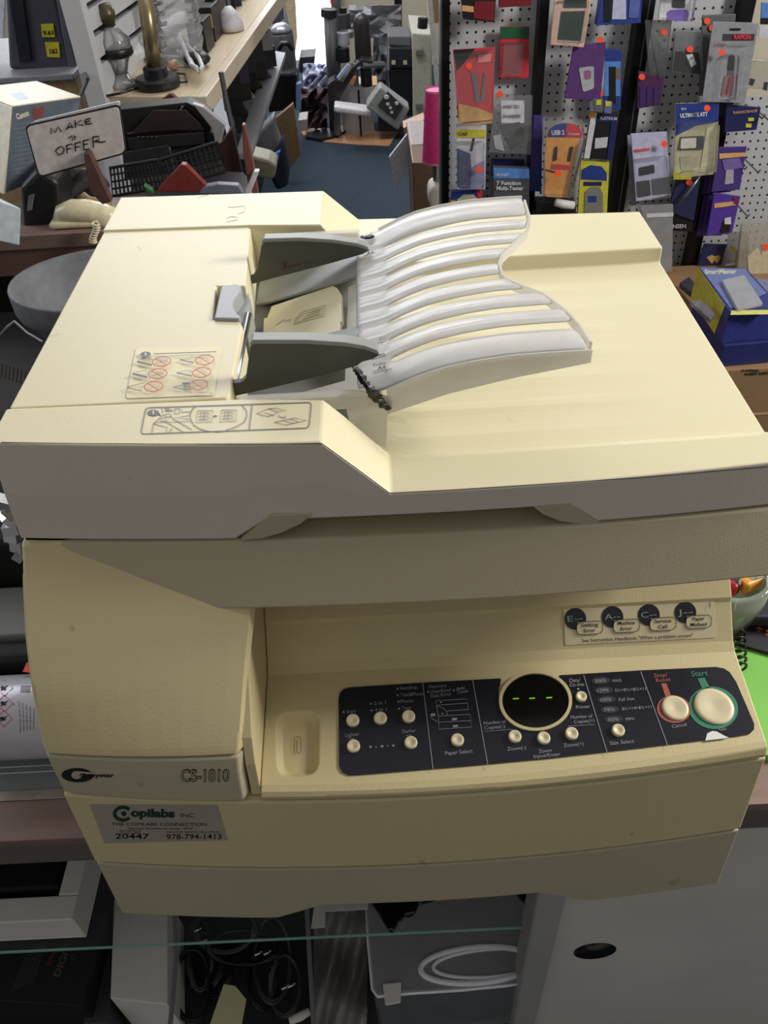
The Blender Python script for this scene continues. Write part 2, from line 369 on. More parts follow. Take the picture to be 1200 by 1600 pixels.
d.line([(431,508),(445,499),(446,502),(454,499),(453,503)], 1.3)
decal(d, 'embossed_document_icon', SI, mat('embossed_olive', (170, 160, 118), .5), cop)
def guide(top, bot, y, name, foot):
    """upright side guide: top edge pixels and bottom edge pixels on the plane y, thick rounded rim, and the flat foot"""
    P = [at_y(u, v, y) for u, v in top]+[at_y(u, v, y) for u, v in bot]
    g = build(MB().prism(P, (0, .007, 0)), name, GUIDE, cop, .001)
    rim = MB(); n = len(top)
    T = [at_y(u, v, y) for u, v in top]; o1 = Vector((0, -.001, .0022)); 
    rim.loft([[p+o1, p+o1+Vector((0, .012, 0)), p+Vector((0,.011,-.002)), p+Vector((0,-.001,-.0015))] for p in T])
    build(rim, 'guide_rim', GUIDE2, g, .0006)
    build(slab(foot, SI, SIN, -.003, .002), 'guide_foot', GUIDE2, g, .0008); return g
guide([(409,381),(413,375.5),(470,374),(520,377),(560,383),(574,388),(577,392)], [(566,398),(558,400),(520,411),(470,424),(420,437),(385,447),(384,437),(396,432),(402,420)], .772, 'paper_guide', [(382,483),(380,447),(420,437),(470,424),(558,400),(560,432),(556,435),(420,474)])
guide([(391,540),(395,534),(480,534),(540,538),(570,543),(590,550),(593,556)], [(582,562),(566,566),(558,572),(500,588),(440,603),(375,618),(359,621),(360,600),(377,598),(384,590)], .556, 'paper_guide', [(480,531),(562,511),(567,514),(567,536),(560,545),(500,540)])
d = D2(); d.line([(442,409),(445,417),(449,409),(446,409),(446,420)], 1.6).line([(438,421),(470,413)], 2.2).line([(474,412),(484,410)], 1.6)
decal(d, 'guide_print', lambda u, v: at_y(u, v, .7718), mat('faded_red_print', (96, 56, 60), .6), cop)
# translucent output tray
Yf, Yk = .530, .827
def tz(x): return interp(x, [(-.03,.494),(0,.5005),(.02,.5095),(.04,.5165),(.065,.5215),(.095,.525),(.13,.5258),(.18,.5255)])
RE = sorted([(at_z(u, v, .5255).y, at_z(u, v, .5255).x) for u, v in [(818,313),(826,340),(820,362),(800,381),(783,397),(778,412),(784,430),(806,443),(848,459),(880,482),(905,510),(921,535),(929,556)]])
s0 = at_z(597, 389, .501).y; s1 = at_z(609, 563, .501).y; SY = [s0+(s1-s0)*k/7 for k in range(8)]
def hw(x): return interp(x, [(.0,.0006),(.006,.0014),(.03,.0026),(.08,.0036),(.16,.0042)])
xsn = [-.024,-.012,0,.004,.012,.02,.03,.04,.05,.06,.07,.08,.09,.10,.11,.12,.13,.14,.15,.16]
rows = []; R_slot = set(); r = 0
lines = [(Yf, None)]
for k in range(7, -1, -1): nx_ = SY[k-1] if k else Yk; g_ = nx_-SY[k]; lines += [(SY[k], -1), (SY[k], 1), (SY[k]+g_*.36, 'm'), (SY[k]+g_*.44, 'n'), (SY[k]+g_*.60, 'm')]
lines += [(Yk, None)]
for i, (yy, sgn) in enumerate(lines):
    row = []
    for j, x0 in enumerate(xsn):
        y = yy + (sgn*hw(x0) if sgn in (-1, 1) else 0); xe = interp(y, RE); x = x0 if x0 <= .06 else .06+(x0-.06)*(xe-.06)/.10
        z = tz(x) - (.0 if sgn == 'm' else .0012 if sgn == 'n' else .0016 if sgn in (-1, 1) else .001)
        row.append(Vector((x, y, z)))
    rows.append(row)
for i, (yy, sgn) in enumerate(lines):
    if sgn == -1: R_slot.add(i)
tray = build(MB().grid(rows, skip=lambda i, j: i in R_slot and j >= 3 and j < len(xsn)-1), 'output_tray', TRAYM, cop, smooth=True, solid=.0022, sub=1)
def skirt(y, bot, t):
    mb = MB(); n = 22; a = []; b = []
    xe = interp(y, RE)
    for i in range(n+1):
        x = 0+xe*i/n; a.append(Vector((x, y, tz(x)+.0006))); b.append(Vector((x, y, interp(x, bot))))
    mb.loft([[p, p+Vector((0, t, 0)), q+Vector((0, t, 0)), q] for p, q in zip(a, b)])
    return build(mb, 'tray_skirt', TRAYS, tray, .0006)
bo = [(0,.478),(.047,.494),(.096,.505),(.16,.516)]
skirt(Yf-.0012, bo, .0022); skirt(Yk, bo, .0022)
# curved end lip of the tray
mb = MB(); sec = []
for y, x in RE:
    if Yf <= y <= Yk: 
        z = tz(x); sec.append([Vector((x, y, z+.0008)), Vector((x+.0022, y, z+.0002)), Vector((x+.0022, y, z-.008)), Vector((x, y, z-.008))])
mb.loft(sec); build(mb, 'tray_end_lip', TRAYS, tray)
# side rails of the tray running into the feeder and the hanging wing
build(MB().box(-.118, -.004, .5290, .5400, .484, .4975), 'tray_side_rail', TRAYS, cop, .003)
build(MB().box(-.105, -.020, .828, .839, .488, .4975), 'tray_side_rail', TRAYS, cop, .002)
build(MB().prism([at_y(u, v, .5295) for u, v in [(535,617),(560,611),(612,622),(612,640),(605,648),(603,700),(560,680),(545,655)]], (0, .002, 0)), 'tray_wing', TRAYS, cop)
# tray print
ST = lambda u, v: at_z(u, v, .5035)
d = D2()
d.text('8½', (593,533), (603,531), 5).line([(582,538),(600,534)], 1).text('A5', (588,541), (599,538.5), 4.5).line([(584,537.5),(603,533.5)], .9)
d.line([(582,562),(603,556)], 1.3).text('B5', (593,557), (602,554.5), 3.5, .03)
d.text('Folio', (584,573), (603,569), 5, .02).line([(582,580.5),(604,576)], 1).text('A4', (590,578), (603,575), 4.6, .04).line([(583,584),(612,576)], 1.2).text('8½', (602,583), (613,580), 3.5)
d.line([(562,372),(583,368)], .9).text('A5', (569,372), (581,369.5), 4, .03).text('8½', (580,366), (586,364.5), 3)
d.line([(568,400),(586,395)], 1.1).text('A4', (573,398), (584,395), 3.4, .04).text('B5', (577,383), (583,382), 2.6)
decal(d, 'size_marks', ST, INK, tray, off=.001)
# black glue crack
mb = MB(); cr = [((548,571),.7),((556,577),4.5),((563,587),6.),((570,597),5.),((577,606),5.5),((586,617),8.),((594,627),6.),((602,635),6.),((610,640),3.)]
rr = random.Random(3); top = []; 
sfc = lambda u, v: at_z(u, v, .502) if v < 606 else at_y(u, v, .5275)
secs = []
for i in range(33):
    t = i/32*8; k = min(7, int(t)); f_ = t-k; (a, wa), (b, wb) = cr[k], cr[k+1]
    u = a[0]+(b[0]-a[0])*f_; v = a[1]+(b[1]-a[1])*f_; w_ = (wa+(wb-wa)*f_)
    l = w_*(.8+.7*rr.random()); r_ = w_*(.8+.7*rr.random())
    A = sfc(u-l*.8, v+l*.5); B = sfc(u+r_*.8, v-r_*.5); Cn = sfc(u, v)
    toc = (CAM-Cn).normalized(); secs.append([A+toc*.0012, Cn+toc*(.0042+.001*rr.random()), B+toc*.0012, Cn-toc*.001])
build(mb.loft(secs), 'glued_crack', mat('black_glue', (14, 14, 15), .22, coat=.3), cop, label='jagged black glue over a crack')
build(MB().sphere(at_z(574,370,.502), .006, 1.3, .8, .3, 10), 'glued_crack', MATS['black_glue'], cop)
# prints on the feeder top
TOP = lambda u, v: at_z(u, v, .5003); TOPB = lambda u, v: at_z(u, v, .5021)
stk = build(slab(rrect([(213,545),(347,541),(335,618),(197,623)], 4), TOP, (0,0,1), .0004), 'warning_sticker', STICK, cop)
d = D2(); g = D2()
for cx_, cy_ in [(252.5,565),(246.5,584),(240,604),(320,562.5),(315,582),(310,601.5)]:
    d.ring(cx_, cy_, 14.5, 7.4, 1.25, -.12); d.line([(cx_-10, cy_-5), (cx_+8, cy_+5.6)], 1.2)
decal(d, 'prohibition_rings', TOPB, REDP, stk, off=.001)
g.disc(227.5, 553.5, 8.3, 4.2, -.05).line([(240,553),(338,549.5)], 1.5)
for ox, oy in [(0,0),(-7,19)]: g.line([(214+ox,565+oy),(237+ox,570.5+oy)], 3.4).line([(216+ox,563+oy),(232+ox,560+oy),(240+ox,562+oy)], .7)
g.line([(200,604),(226,598)], 1).line([(200,606),(222,611)], 1.2).line([(200,604.5),(200,607)],3)
g.line([(281,562),(303,567)], 1.8).line([(281,561.5),(296,561),(299,557),(309,558)], .7)
g.line([(276,582.5),(300,587.5)], 1.8).line([(276,582.5),(292,578.5),(300,580)], .7)
g.line([(270,605),(298,610)], 1).line([(270,605),(290,601),(297,607)], .8).line([(285,599),(296,599)], 3.5).line([(287,603),(292,604)], 2)
g.line([(243,566),(243,564),(262,562.5),(262,565),(250,566)], .8).line([(236,585),(236,583),(256,582),(257,584.5),(240,586)], .8)
g.text('>PS<', (307,615), (323,614), 2.2, .02).line([(327,615),(333,614.5)], 1)
decal(g, 'warning_pictograms', TOPB, GREYINK, stk, off=.0011)
d = D2().text('!', (226.2,555.5), (228.8,555.5), 4.5, .06); decal(d, 'exclamation_mark', TOPB, STICK, stk, off=.0016)
d = D2(); fr = rrect([(228,637),(487,628.5),(483,668.5),(220,678)], 6); d.line(fr+[fr[0]], 1.4)
d.disc(239.5, 645, 9.2, 4.8).poly((246,647),(249,645),(253,650.5)).line([(394,633),(389.5,671.5)], 1.3)
arc = [(307,634),(301,639),(297,647),(298,655),(303,664),(312,670),(325,673.5),(342,674.5)]; d.line(arc, 1.2)
d.line([(378.5,633),(385,641),(386,650),(381,660),(368,667),(350,673.5),(338,674.5)], 1.2)
for ox in (308, 345.5):
    oy = 641.5 if ox == 308 else 640.5
    d.line([(ox+1,oy),(ox+25,oy-.5),(ox+22.5,oy+17.5),(ox-2,oy+18.5),(ox+1,oy)], .8)
    for k in range(3): d.text('ABC', (ox+2.5-k*.7, oy+5.6+k*5), (ox+20.5-k*.7, oy+4.8+k*5), 3.6, .0, up=(1.2,-3.7))
d.line([(335,650),(341,649.6)], .9).poly((333,650.2),(337,647.8),(336.4,652.4))
d.line([(237,677),(240,662),(252,651),(256,648)], .9).line([(259,676.5),(262,668),(240,662)], .9).line([(264,676),(269,669)], .9).line([(287,675),(258,658)], 1).line([(300,671),(272,655),(266,649)], 1)
d.line([(253,638),(255,646)], .9).line([(256,649),(262,646),(268,648),(264,652),(258,650)], .9).line([(258,642),(270,641)], 1.5).line([(273,639),(281,638.5),(280,646),(273,646.5),(273,639)], 1).line([(284,639),(284,644),(298,643)], .9).line([(296,649),(273,652.5),(296,655)], .9).line([(252,658),(262,657),(258,652),(250,655),(252,658)], .9).line([(240,660),(300,658)], .6)
d.line([(258,637.3),(266,637),(265,639.5),(258,640),(258,637.3)], .8)
A = [(401,646),(420,638.5),(431,637.5),(447,641.5),(434,643.5),(428,648.5),(418,650.5),(401,646)]; d.line(A, .7).line([(414,645),(428,648.5)], .7).line([(420,639),(434,643)], .7)
d.line([(429,659.5),(460,653),(479,656.5),(447,664),(429,659.5)], .7).line([(444,657.5),(460,661.5)], .7).line([(452,654.5),(466,658.5)], .7).line([(436,648.5),(437,651),(443,652.5),(446,652.5),(446,649)], 1)
decal(d, 'instruction_print', TOPB, GREYINK, cop, off=.0006)
decal(D2().text('!', (238.2,647.2), (240.8,647.2), 5, .06), 'exclamation_mark', TOPB, CREAM, cop, off=.0012)
decal(D2().line([(356,324),(383,322),(382,331),(372,334)], .6).line([(354,342),(360,338),(370,339),(372,343),(354,347)], .6).line([(308,309),(330,303)], .5).line([(78,525),(92,522)], .5).line([(215,385),(220,392)], .6), 'scuffs', TOPB, GREYINK, cop)
# control overlay
ovp = [(529,1092),(531,1083),(537,1077),(547,1074.5),(660,1067),(781,1060.5),(783,1063),(779,1078),(779,1098),(784,1112),(797,1124),(815,1132),(836,1134.5),(858,1131),(875,1121),(886,1106),(889,1092),(885,1075),(872,1058),(875,1055.5),(1000,1048),(1118,1042.5),(1131,1045),(1140,1051),(1150,1066),(1178,1131),(1178,1140),(1171,1147),(1155,1150),(1000,1169),(860,1185),(720,1198),(560,1211),(545,1211.5),(535,1207),(530,1198)]
ovl = build(slab(ovp, SC, cn, .0009, -.0002), 'control_overlay', NAVY, cop)
lcd = build(slab([(836.5+51.5*math.cos(a)+1*math.sin(a), 1096.5+42*math.sin(a)) for a in [2*math.pi*k/40 for k in range(40)]], SC, cn, .002, -.0008), 'display_window', BLK, cop, .0004)
rp_ = []; 
for k in range(49):
    a = 2*math.pi*k/48; ip = SC(836.5+52*math.cos(a), 1096.5+42.5*math.sin(a)); op = SC(836.5+57*math.cos(a), 1096.5+47*math.sin(a)); rp_.append([ip, ip+cn*.0025, op+cn*.0025, op])
build(MB().loft(rp_), 'display_bezel', CREAM2, cop, smooth=False)
d = D2()
for i, (u, v) in enumerate([(808,1091.5),(833.5,1091),(860,1090),(886,1089)][:4]): d.line([(u-4.6+(-2), v+.3), (u+4.6-2, v-.3)], 1.9) if i < 3 else None
decal(d, 'display_segments', SC, GLOW, lcd, off=.003)
small = [(551.5,1127.5),(594.5,1124),(638.5,1121.5),(552.5,1167.5),(642,1162),(714.5,1158),(804,1152.5),(849,1155),(892.5,1148),(907.5,1090.5),(965,1143)]
def button(u, v, rpx, name='button', k=1.):
    c = SC(u, v); r = (SC(u+rpx, v)-c).length
    return build(MB().lathe([(r,.0),(r,.003*k),(r*.93,.0042*k),(r*.75,.0043*k),(r*.35,.0036*k-.0004),(r*.0001,.0033*k-.0008)], c, cn, 28), name, BUTTON, cop, smooth=True)
for u, v in small: button(u, v, 10.3 if u != 907.5 else 8.6)
button(1054, 1107.5, 21, 'cancel_button', .7); button(1114.5, 1105, 31, 'start_button', .75)
d = D2().disc(1053, 1108, 26.5, 21.5, .15, 36).poly((1033,1068),(1041,1067.5),(1049,1088),(1040,1089)); decal(d, 'stop_ring', SC, REDR, ovl, off=.0013)
d = D2().disc(1114.5, 1106, 39, 33, .2, 40).poly((1090,1060),(1101,1059),(1110,1076),(1098,1078)); decal(d, 'start_ring', SC, GRN, ovl, off=.0013)
d = D2(); T = lambda s, u0, v0, u1, v1, h, b=0.: d.text(s, (u0, v0), (u1, v1), h, b)
T('Sort',542,1114.5,556,1113.5,5.4); T('2 in 1',585,1101.5,603,1100,5.4); T('4 in 1',586,1112,604,1110.5,5.4); T('AutoExp.',625,1078,653,1076,5.4); T('Text&Photo',626,1088.5,662,1086,5.4); T('Photo',626,1098.5,646,1097,5.2); T('Text',628,1109,642,1108,5.2)
T('Lighter',540,1151.5,562,1149,5.2); T('Darker',629,1145.5,650,1143.5,5.2)
T('Memory',671,1076,698,1073,5.2); T('Overflow/',672,1083.5,705,1080,5.2); T('Data Error',673,1090,705,1086.5,5.2); T('Add',713,1078.5,726,1077,5.2); T('Toner',714,1084,732,1082,5.2); T('Paper Select',696,1180,738.5,1176,6)
T('Number of',756,1132.5,791,1129.5,5.4); T('Copies(-)',757,1140,789,1137,5.4); T('Zoom(-)',793,1173,822,1170.5,5.6); T('Zoom',842,1176.5,862,1174.5,5.4); T('Input/Enter',834,1184.5,876,1180.5,5.4); T('Zoom(+)',881,1167.5,912,1164.5,5.6)
T('Data/',890,1066,907,1065,5.6); T('On-line',890,1073,913,1071.5,5.6); T('Printer',900,1107.5,922,1106,5.2); T('Number of',892,1123,926,1121,5.4); T('Copies(+)',897,1130.5,929,1128,5.4); T('Size Select',953,1164,991,1160.5,5.8)
T('MAX.',957,1066,972,1065,4.6); T('5½×8½▸8½×11'.replace('▸','>'),961,1081,1009,1078.5,4.8); T('Full Size',967,1095.5,991,1093.5,4.8); T('8½×14>8½×11',972,1110,1018,1106.5,4.8); T('MIN.',978,1126,992,1124.5,4.6); T('Cancel',1050,1137.5,1073,1134,5.2); T('Go',1124,1142,1135,1140.5,5.2)
for s, u, v in [('200%',930,1066.5),('129%',934,1081.5),('100%',938.5,1096),('78%',944,1111.5),('50%',950,1127)]: T(s, u, v, u+17, v-1, 5)
for p in [[(660.5,1067),(677,1204)],[(738.5,1062.5),(763,1199)],[(912,1055),(950,1180)],[(1001,1049),(1044,1167)]]: d.line(p, 1.1)
for u, v, r in [(537,1112.5,1.8),(579.5,1099.5,1.7),(580.5,1110,1.7),(621,1076,1.7),(621.5,1086,1.7),(622.5,1096.5,1.7),(623.5,1107,1.7),(669,1081,1.6),(709,1078.5,1.6),(903.5,1076.5,1.7),(579,1167,2.1),(587.5,1167,1.3),(597,1166,2.3),(605.5,1165.5,1.1),(614.5,1165,2.1)]: d.disc(u, v, r, r*.9, 0, 12)
d.line([(545,1154.5),(553,1154)], .9).line([(634,1149),(643,1148.5)], .9)
o_ = [(681,1095),(730,1092),(731,1098.5),(682,1102),(681,1095)]; d.line(o_, .7).line([(682,1102.5),(685,1119),(686,1139.5),(737,1136),(734,1116),(685,1119)], .7).line([(683.5,1103),(693,1106.5),(698,1112),(699,1118)], .7).line([(699,1111),(732,1108.5),(730.5,1099)], .7).line([(685.5,1128.5),(735.5,1126)], .7).line([(684,1128),(672,1121)], .7)
for u, v, a, b in [(706,1123.5,8,3.2),(707.5,1134.5,8,3),(673,1117,7,4)]: d.poly((u,v-b/2),(u+a,v-b/2-.5),(u+a,v+b/2),(u,v+b/2+.5))
d.disc(689,1097.3,1.4,1.3).disc(691.5,1115,1.4,1.3).line([(757,1143),(800,1139.5),(801,1142.5)], .6).line([(888,1137),(888,1134.5),(929,1132)], .6)
decal(d, 'overlay_lettering', SC, SILV, ovl, off=.0015)
d = D2()
for u, v in [(939,1063.5),(943.5,1078.5),(948,1093),(953,1108.5),(959,1124)]: d.disc(u, v, 14.5, 5.6, -.05)
decal(d, 'zoom_ratio_ovals', SC, mat('dark_oval_print', (52, 54, 64), .4), ovl, off=.0013)
decal(D2().text('Stop/', (1022,1058.5), (1043,1057), 6).text('Reset', (1025,1066), (1048,1064), 6), 'stop_lettering', SC, REDR, ovl, off=.0016)
decal(D2().text('Start', (1080,1057), (1106,1055), 8, .01), 'start_lettering', SC, GRN, ovl, off=.0016)
decal(D2().poly((1102,1157),(1105,1146),(1113,1142),(1120,1143),(1133,1150),(1139,1152.5),(1120,1155)), 'painted_reflection', SC, mat('reflection_white', (235, 235, 235), .5), ovl, off=.0016, label='white reflection painted on the control overlay')  # reflection near the Go lettering, painted as a flat white decal
# error label
lab = build(slab(rrect([(880,950),(1116,939),(1119,996),(883,1008)], 3), SL, Vector((0,-.026,.024)).normalized(), .0003, .0002), 'error_code_label', mat('cream_label', (214, 203, 168), .35), cop)
d = D2(); t_ = D2(); bz = D2(); wt = D2()
for (cx_, cy_), s, (l1, l2), (bx, by, bw) in [((899,967),'E--',('Setting','Error'),(921.5,981,20.5)), ((957,964),'A--',('Machine','Error'),(979,978,20.5)), ((1014,961),'C--',('Service','Call'),(1036,975,20.5)), ((1071,957),'J--',('Paper','Misfeed'),(1092,971.5,20))]:
    d.disc(cx_, cy_, 17, 17, 0, 30); wt.text(s, (cx_-12, cy_+4.5), (cx_+12, cy_+2.5), 9)
    bub = rrect([(bx-bw,by-9),(bx+bw,by-11),(bx+bw,by+9),(bx-bw,by+11)], 9); bz.poly(*bub); t_.line(bub+[bub[0]], .9)
    w1 = 3.1*len(l1)/1.55; w2 = 3.0*len(l2)/1.5
    t_.text(l1, (bx-w1*.95, by-1.5), (bx+w1*.95, by-2.8), 5.6, .015).text(l2, (bx-w2*.9, by+7.3), (bx+w2*.9, by+6.2), 5.6, .015)
    bz.poly((cx_+3,cy_+5),(bx-bw+8,by-8),(bx-bw+2,by-4))
t_.text('See Instruction Handbook "When a problem occurs"', (909,1003.5), (1083,995), 5, .015)
t_.text('>PS<', (1107,941), (1107.5,951), 3, .02)
decal(d, 'code_discs', SL, mat('navy_print', (28, 30, 40), .4), lab, off=.0009)
decal(wt, 'code_characters', SL, SILV, lab, off=.0012)
decal(bz, 'code_bubbles', SL, MATS['cream_label'], lab, off=.0014)
decal(t_, 'label_lettering', SL, INK, lab, off=.0018)
# paper clip tray (a moulded dish) and its clip emblem
ctr = SC(465, 1163); 
def dish(u, v):
    return SC(u, v)
ring0 = rrect([(430,1112),(500,1108),(498,1212),(433,1216)], 24, 6); cxy = (465,1163)
def sc_ring(k, dz, dy=0): return [SC(cxy[0]+(u-cxy[0])*k, cxy[1]+dy+(v-cxy[1])*k)+cn*dz for u, v in ring0]
n = len(ring0)
cut = build(MB().loft([sc_ring(.72, -.0085), sc_ring(.80, -.0080), sc_ring(.93, -.0030), sc_ring(1.0, .0), sc_ring(1.04, .004)]), 'cutter', CREAM2, cop)
bo_ = cpan.modifiers.new('c', 'BOOLEAN'); bo_.operation = 'DIFFERENCE'; bo_.object = cut; bo_.solver = 'EXACT'
bpy.context.view_layer.update()
me2 = bpy.data.meshes.new_from_object(cpan.evaluated_get(bpy.context.evaluated_depsgraph_get()))
cpan.modifiers.clear(); cpan.data = me2; bpy.data.objects.remove(cut)
bv_ = cpan.modifiers.new('b', 'BEVEL'); bv_.width = .0012; bv_.segments = 2; bv_.limit_method = 'ANGLE'; bv_.angle_limit = math.radians(40)
SCD = lambda u, v: at_plane(u, v, CN, Vector(CP)-cn*.0078)
decal(D2().line([(460,1178),(460,1153),(463,1151),(468,1151),(470,1154),(470,1174),(467,1177),(464,1175),(463,1158),(466,1156)], 1.0), 'clip_emblem', SCD, mat('moulded_line', (110, 100, 74), .6), cop, off=.0012)
# brand prints and service label on the front
FS = surf_y(fb); FPS = surf_y(fp)
d = D2(); 
for k in range(20):
    pass
d.poly(*[(121+25*math.cos(a), 1211.5+10.8*math.sin(a)) for a in [math.radians(20+q*13) for q in range(26)]][0:26])
decal(D2().disc(121, 1211.5, 25, 11, .03, 36), 'brand_mark', FPS, INK, cop)
decal(D2().disc(120, 1211, 8.5, 6.3, 0, 24).poly((120,1205),(147,1207),(146,1209.5),(126,1209.5)), 'brand_mark_gap', FPS, CREAM3, cop, off=.0008)
decal(D2().text('Copystar', (124,1214), (178,1214.5), 5.4, .03), 'brand_lettering', FPS, INK, cop, off=.0011)
def outl(txt, p0, p1, h):
    decal(D2().text(txt, p0, p1, h, .035), 'model_lettering', FPS, INK, cop)
    decal(D2().text(txt, (p0[0]+.5,p0[1]-.3), (p1[0]-.5,p1[1]-.3), h-.6, -.012), 'model_lettering_fill', FPS, CREAM3, cop, off=.0009)
outl('CS-1810', (282,1221), (359,1220.5), 18)
slp = [(140,1257),(340,1258),(356,1313),(163,1318)]
labm = mat('silver_grey_label', (168, 160, 146), .35)
dd = D2(); NX = 12
for i in range(NX):
    a = i/NX; b = (i+1)/NX; L_ = lambda k, p, q: (p[0]+(q[0]-p[0])*k, p[1]+(q[1]-p[1])*k)
    dd.poly(L_(a, slp[0], slp[1]), L_(b, slp[0], slp[1]), L_(b, slp[3], slp[2]), L_(a, slp[3], slp[2]))
sl = decal(dd, 'service_label', FS, labm, cop)
GT = mat('dark_green_print', (18, 50, 44), .5)
d = D2().text('opilabs', (204,1275.5), (273,1277), 12, .05)
d.ring(192, 1271.5, 13, 10, 5.2, 0, 28, 40, 320).disc(193.5, 1271.5, 4.2, 3.8); decal(d, 'label_logo', FS, GT, sl, off=.0008)
d = D2().text('INC.', (282,1277), (306,1277.3), 6).text('THE COPILABS CONNECTION', (174,1290), (323,1290.5), 4.6, .005).text('"Service Excellence since 1974"', (199,1296), (302,1296.3), 3.3).text('EQUIPMENT', (187,1299.5), (221,1299.8), 2.4).text('ID NUMBER', (188,1303), (220,1303.2), 2.4).text('CALL FOR SERVICE OR SUPPLIES', (260,1301.5), (343,1301.5), 2.5)
d.text('20447', (180,1310.5), (233,1311), 8, .015).text('978-794-1413', (260,1311.5), (346,1311), 8, .01)
decal(d, 'label_lettering', FS, INK, sl, off=.0008)

grime = D2().line([(2,691.5),(120,693),(260,694),(400,694),(504,693.5),(560,734),(609,770.5),(700,766),(850,756.5),(1000,746.5),(1110,737),(1199,729.5)], 1.3)
decal(grime, 'edge_grime', surf_y(fl), GR, cop)
# ================================================================== COUNTER AND DISPLAY CASE
WOODB = mat('brown_laminate', (128, 106, 98), .5, var=.16, vs=7, wood='x', bump=.1)
EDGEG = mat('grey_brown_edge', (108, 98, 92), .55, var=.08, vs=20, wood='x')
TRIM = mat('worn_metal_trim', (158, 150, 140), .4, .5, var=.15, vs=40)
CABG = mat('grey_cabinet_paint', (212, 206, 200), .6, var=.07, vs=5, bump=.2, bs=200, spots=.2)
CASEIN = mat('case_lining', (62, 62, 64), .8)
GLASSG = mat('shelf_glass_edge', (150, 200, 185), .1)
GLASS = film('clear_glass', (160, 180, 175), .05, rough=.03, gloss=.18)
FZ = -.85; CX0, CX1 = -1.3, 1.25
ct = thing('counter', 'long shop counter with brown laminate edge and glass display front under the copier', 'counter', (0, .8, FZ))
build(MB().box(CX0, CX1, .433, .481, -.014, 0), 'laminate_strip', WOODB, ct, .0008)
build(MB().box(-.2, CX1, .481, 1.05, -.014, 0), 'laminate_top', WOODB, ct)
build(MB().box(CX0, -.2, .481, .494, -.013, .0015), 'metal_trim', TRIM, ct, .001)
build(MB().box(CX0, -.2, .494, 1.05, -.008, 0), 'glass_top', film('smoked_glass', (190, 202, 202), .5, rough=.05, gloss=.2), ct)
build(MB().box(CX0, -.2, .516, .5175, .0003, .0006).box(CX0, -.2, .524, .5255, .0003, .0006), 'glass_lines', mat('white_line', (215,220,220), .4), ct)
build(MB().box(CX0, CX1, .4335, .452, -.056, -.014), 'front_rail', EDGEG, ct, .0008)
build(MB().box(.153, .190, .422, .470, FZ, -.0565), 'case_post', mat('grey_post_paint', (170, 168, 166), .5), ct, .004)
cab = [Vector((.190, .436, -.062)), Vector((CX1, .436, -.062)), Vector((CX1, .436, FZ)), Vector((.190, .436, FZ))]
# cabinet front with a real round finger hole
mb = MB(); n = 40; hx, hz, hr = .2565, -.4205, .0305
out = []
for k in range(n):
    a = 2*math.pi*k/n; out.append((hx+hr*math.cos(a), hz+hr*math.sin(a)))
sq = []
for k in range(n):
    a = 2*math.pi*k/n; c, s_ = math.cos(a), math.sin(a); m_ = .06/max(abs(c), abs(s_)); sq.append((hx+c*m_, hz+s_*m_))
V = [Vector((x, .436, z)) for x, z in out]+[Vector((x, .436, z)) for x, z in sq]+[Vector((x, .450, z)) for x, z in out]
mb.add(V, [(k, (k+1) % n, n+(k+1) % n, n+k) for k in range(n)]+[(k, (k+1) % n, 2*n+(k+1) % n, 2*n+k) for k in range(n)])
X0, X1, Z0, Z1 = hx-.06, hx+.06, hz-.06, hz+.06
for a in [(.190, X0, FZ, -.062), (X1, CX1, FZ, -.062), (X0, X1, Z1, -.062), (X0, X1, FZ, Z0)]:
    mb.add([(a[0],.436,a[2]),(a[1],.436,a[2]),(a[1],.436,a[3]),(a[0],.436,a[3])], [(0,1,2,3)])
build(mb, 'cabinet_front', CABG, ct)
build(MB().lathe([(.0305,0),(.0285,.001),(.0275,.006),(.024,.014),(.0001,.016)], (hx, .4355, hz), (0,1,0), 36), 'finger_pull', mat('dark_chrome', (70, 68, 64), .2, .9), ct, smooth=True)
build(MB().box(CX0, .19, 1.02, 1.05, FZ, -.02).box(CX0, CX0+.02, .46, 1.02, FZ, -.02), 'case_back', CASEIN, ct)
build(MB().box(CX0, .19, .45, 1.02, FZ, -.76), 'case_deck', CASEIN, ct)
gs = build(MB().box(CX0+.02, .155, .462, .99, -.3925, -.3865), 'glass_shelf', GLASS, ct)
build(MB().box(CX0+.02, .153, .4605, .462, -.3925, -.3865), 'shelf_edge', GLASSG, gs)
# ---- goods in the case
def px_box(name, top, z, h, m, label, cat, bev=.002, group=None, parent=None):
    """a box whose top face lies at height z under the four photo points"""
    return build(MB().prism([at_z(u, v, z) for u, v in top], (0, 0, -h)), name, m, parent, bev, label=label, cat=cat, group=group)
WHITEP = mat('off_white_plastic', (222, 218, 212), .5, var=.04); BLACKP = mat('black_plastic', (20, 20, 22), .4); WBOX = mat('white_card', (232, 228, 222), .7, var=.06)
SZ = -.386
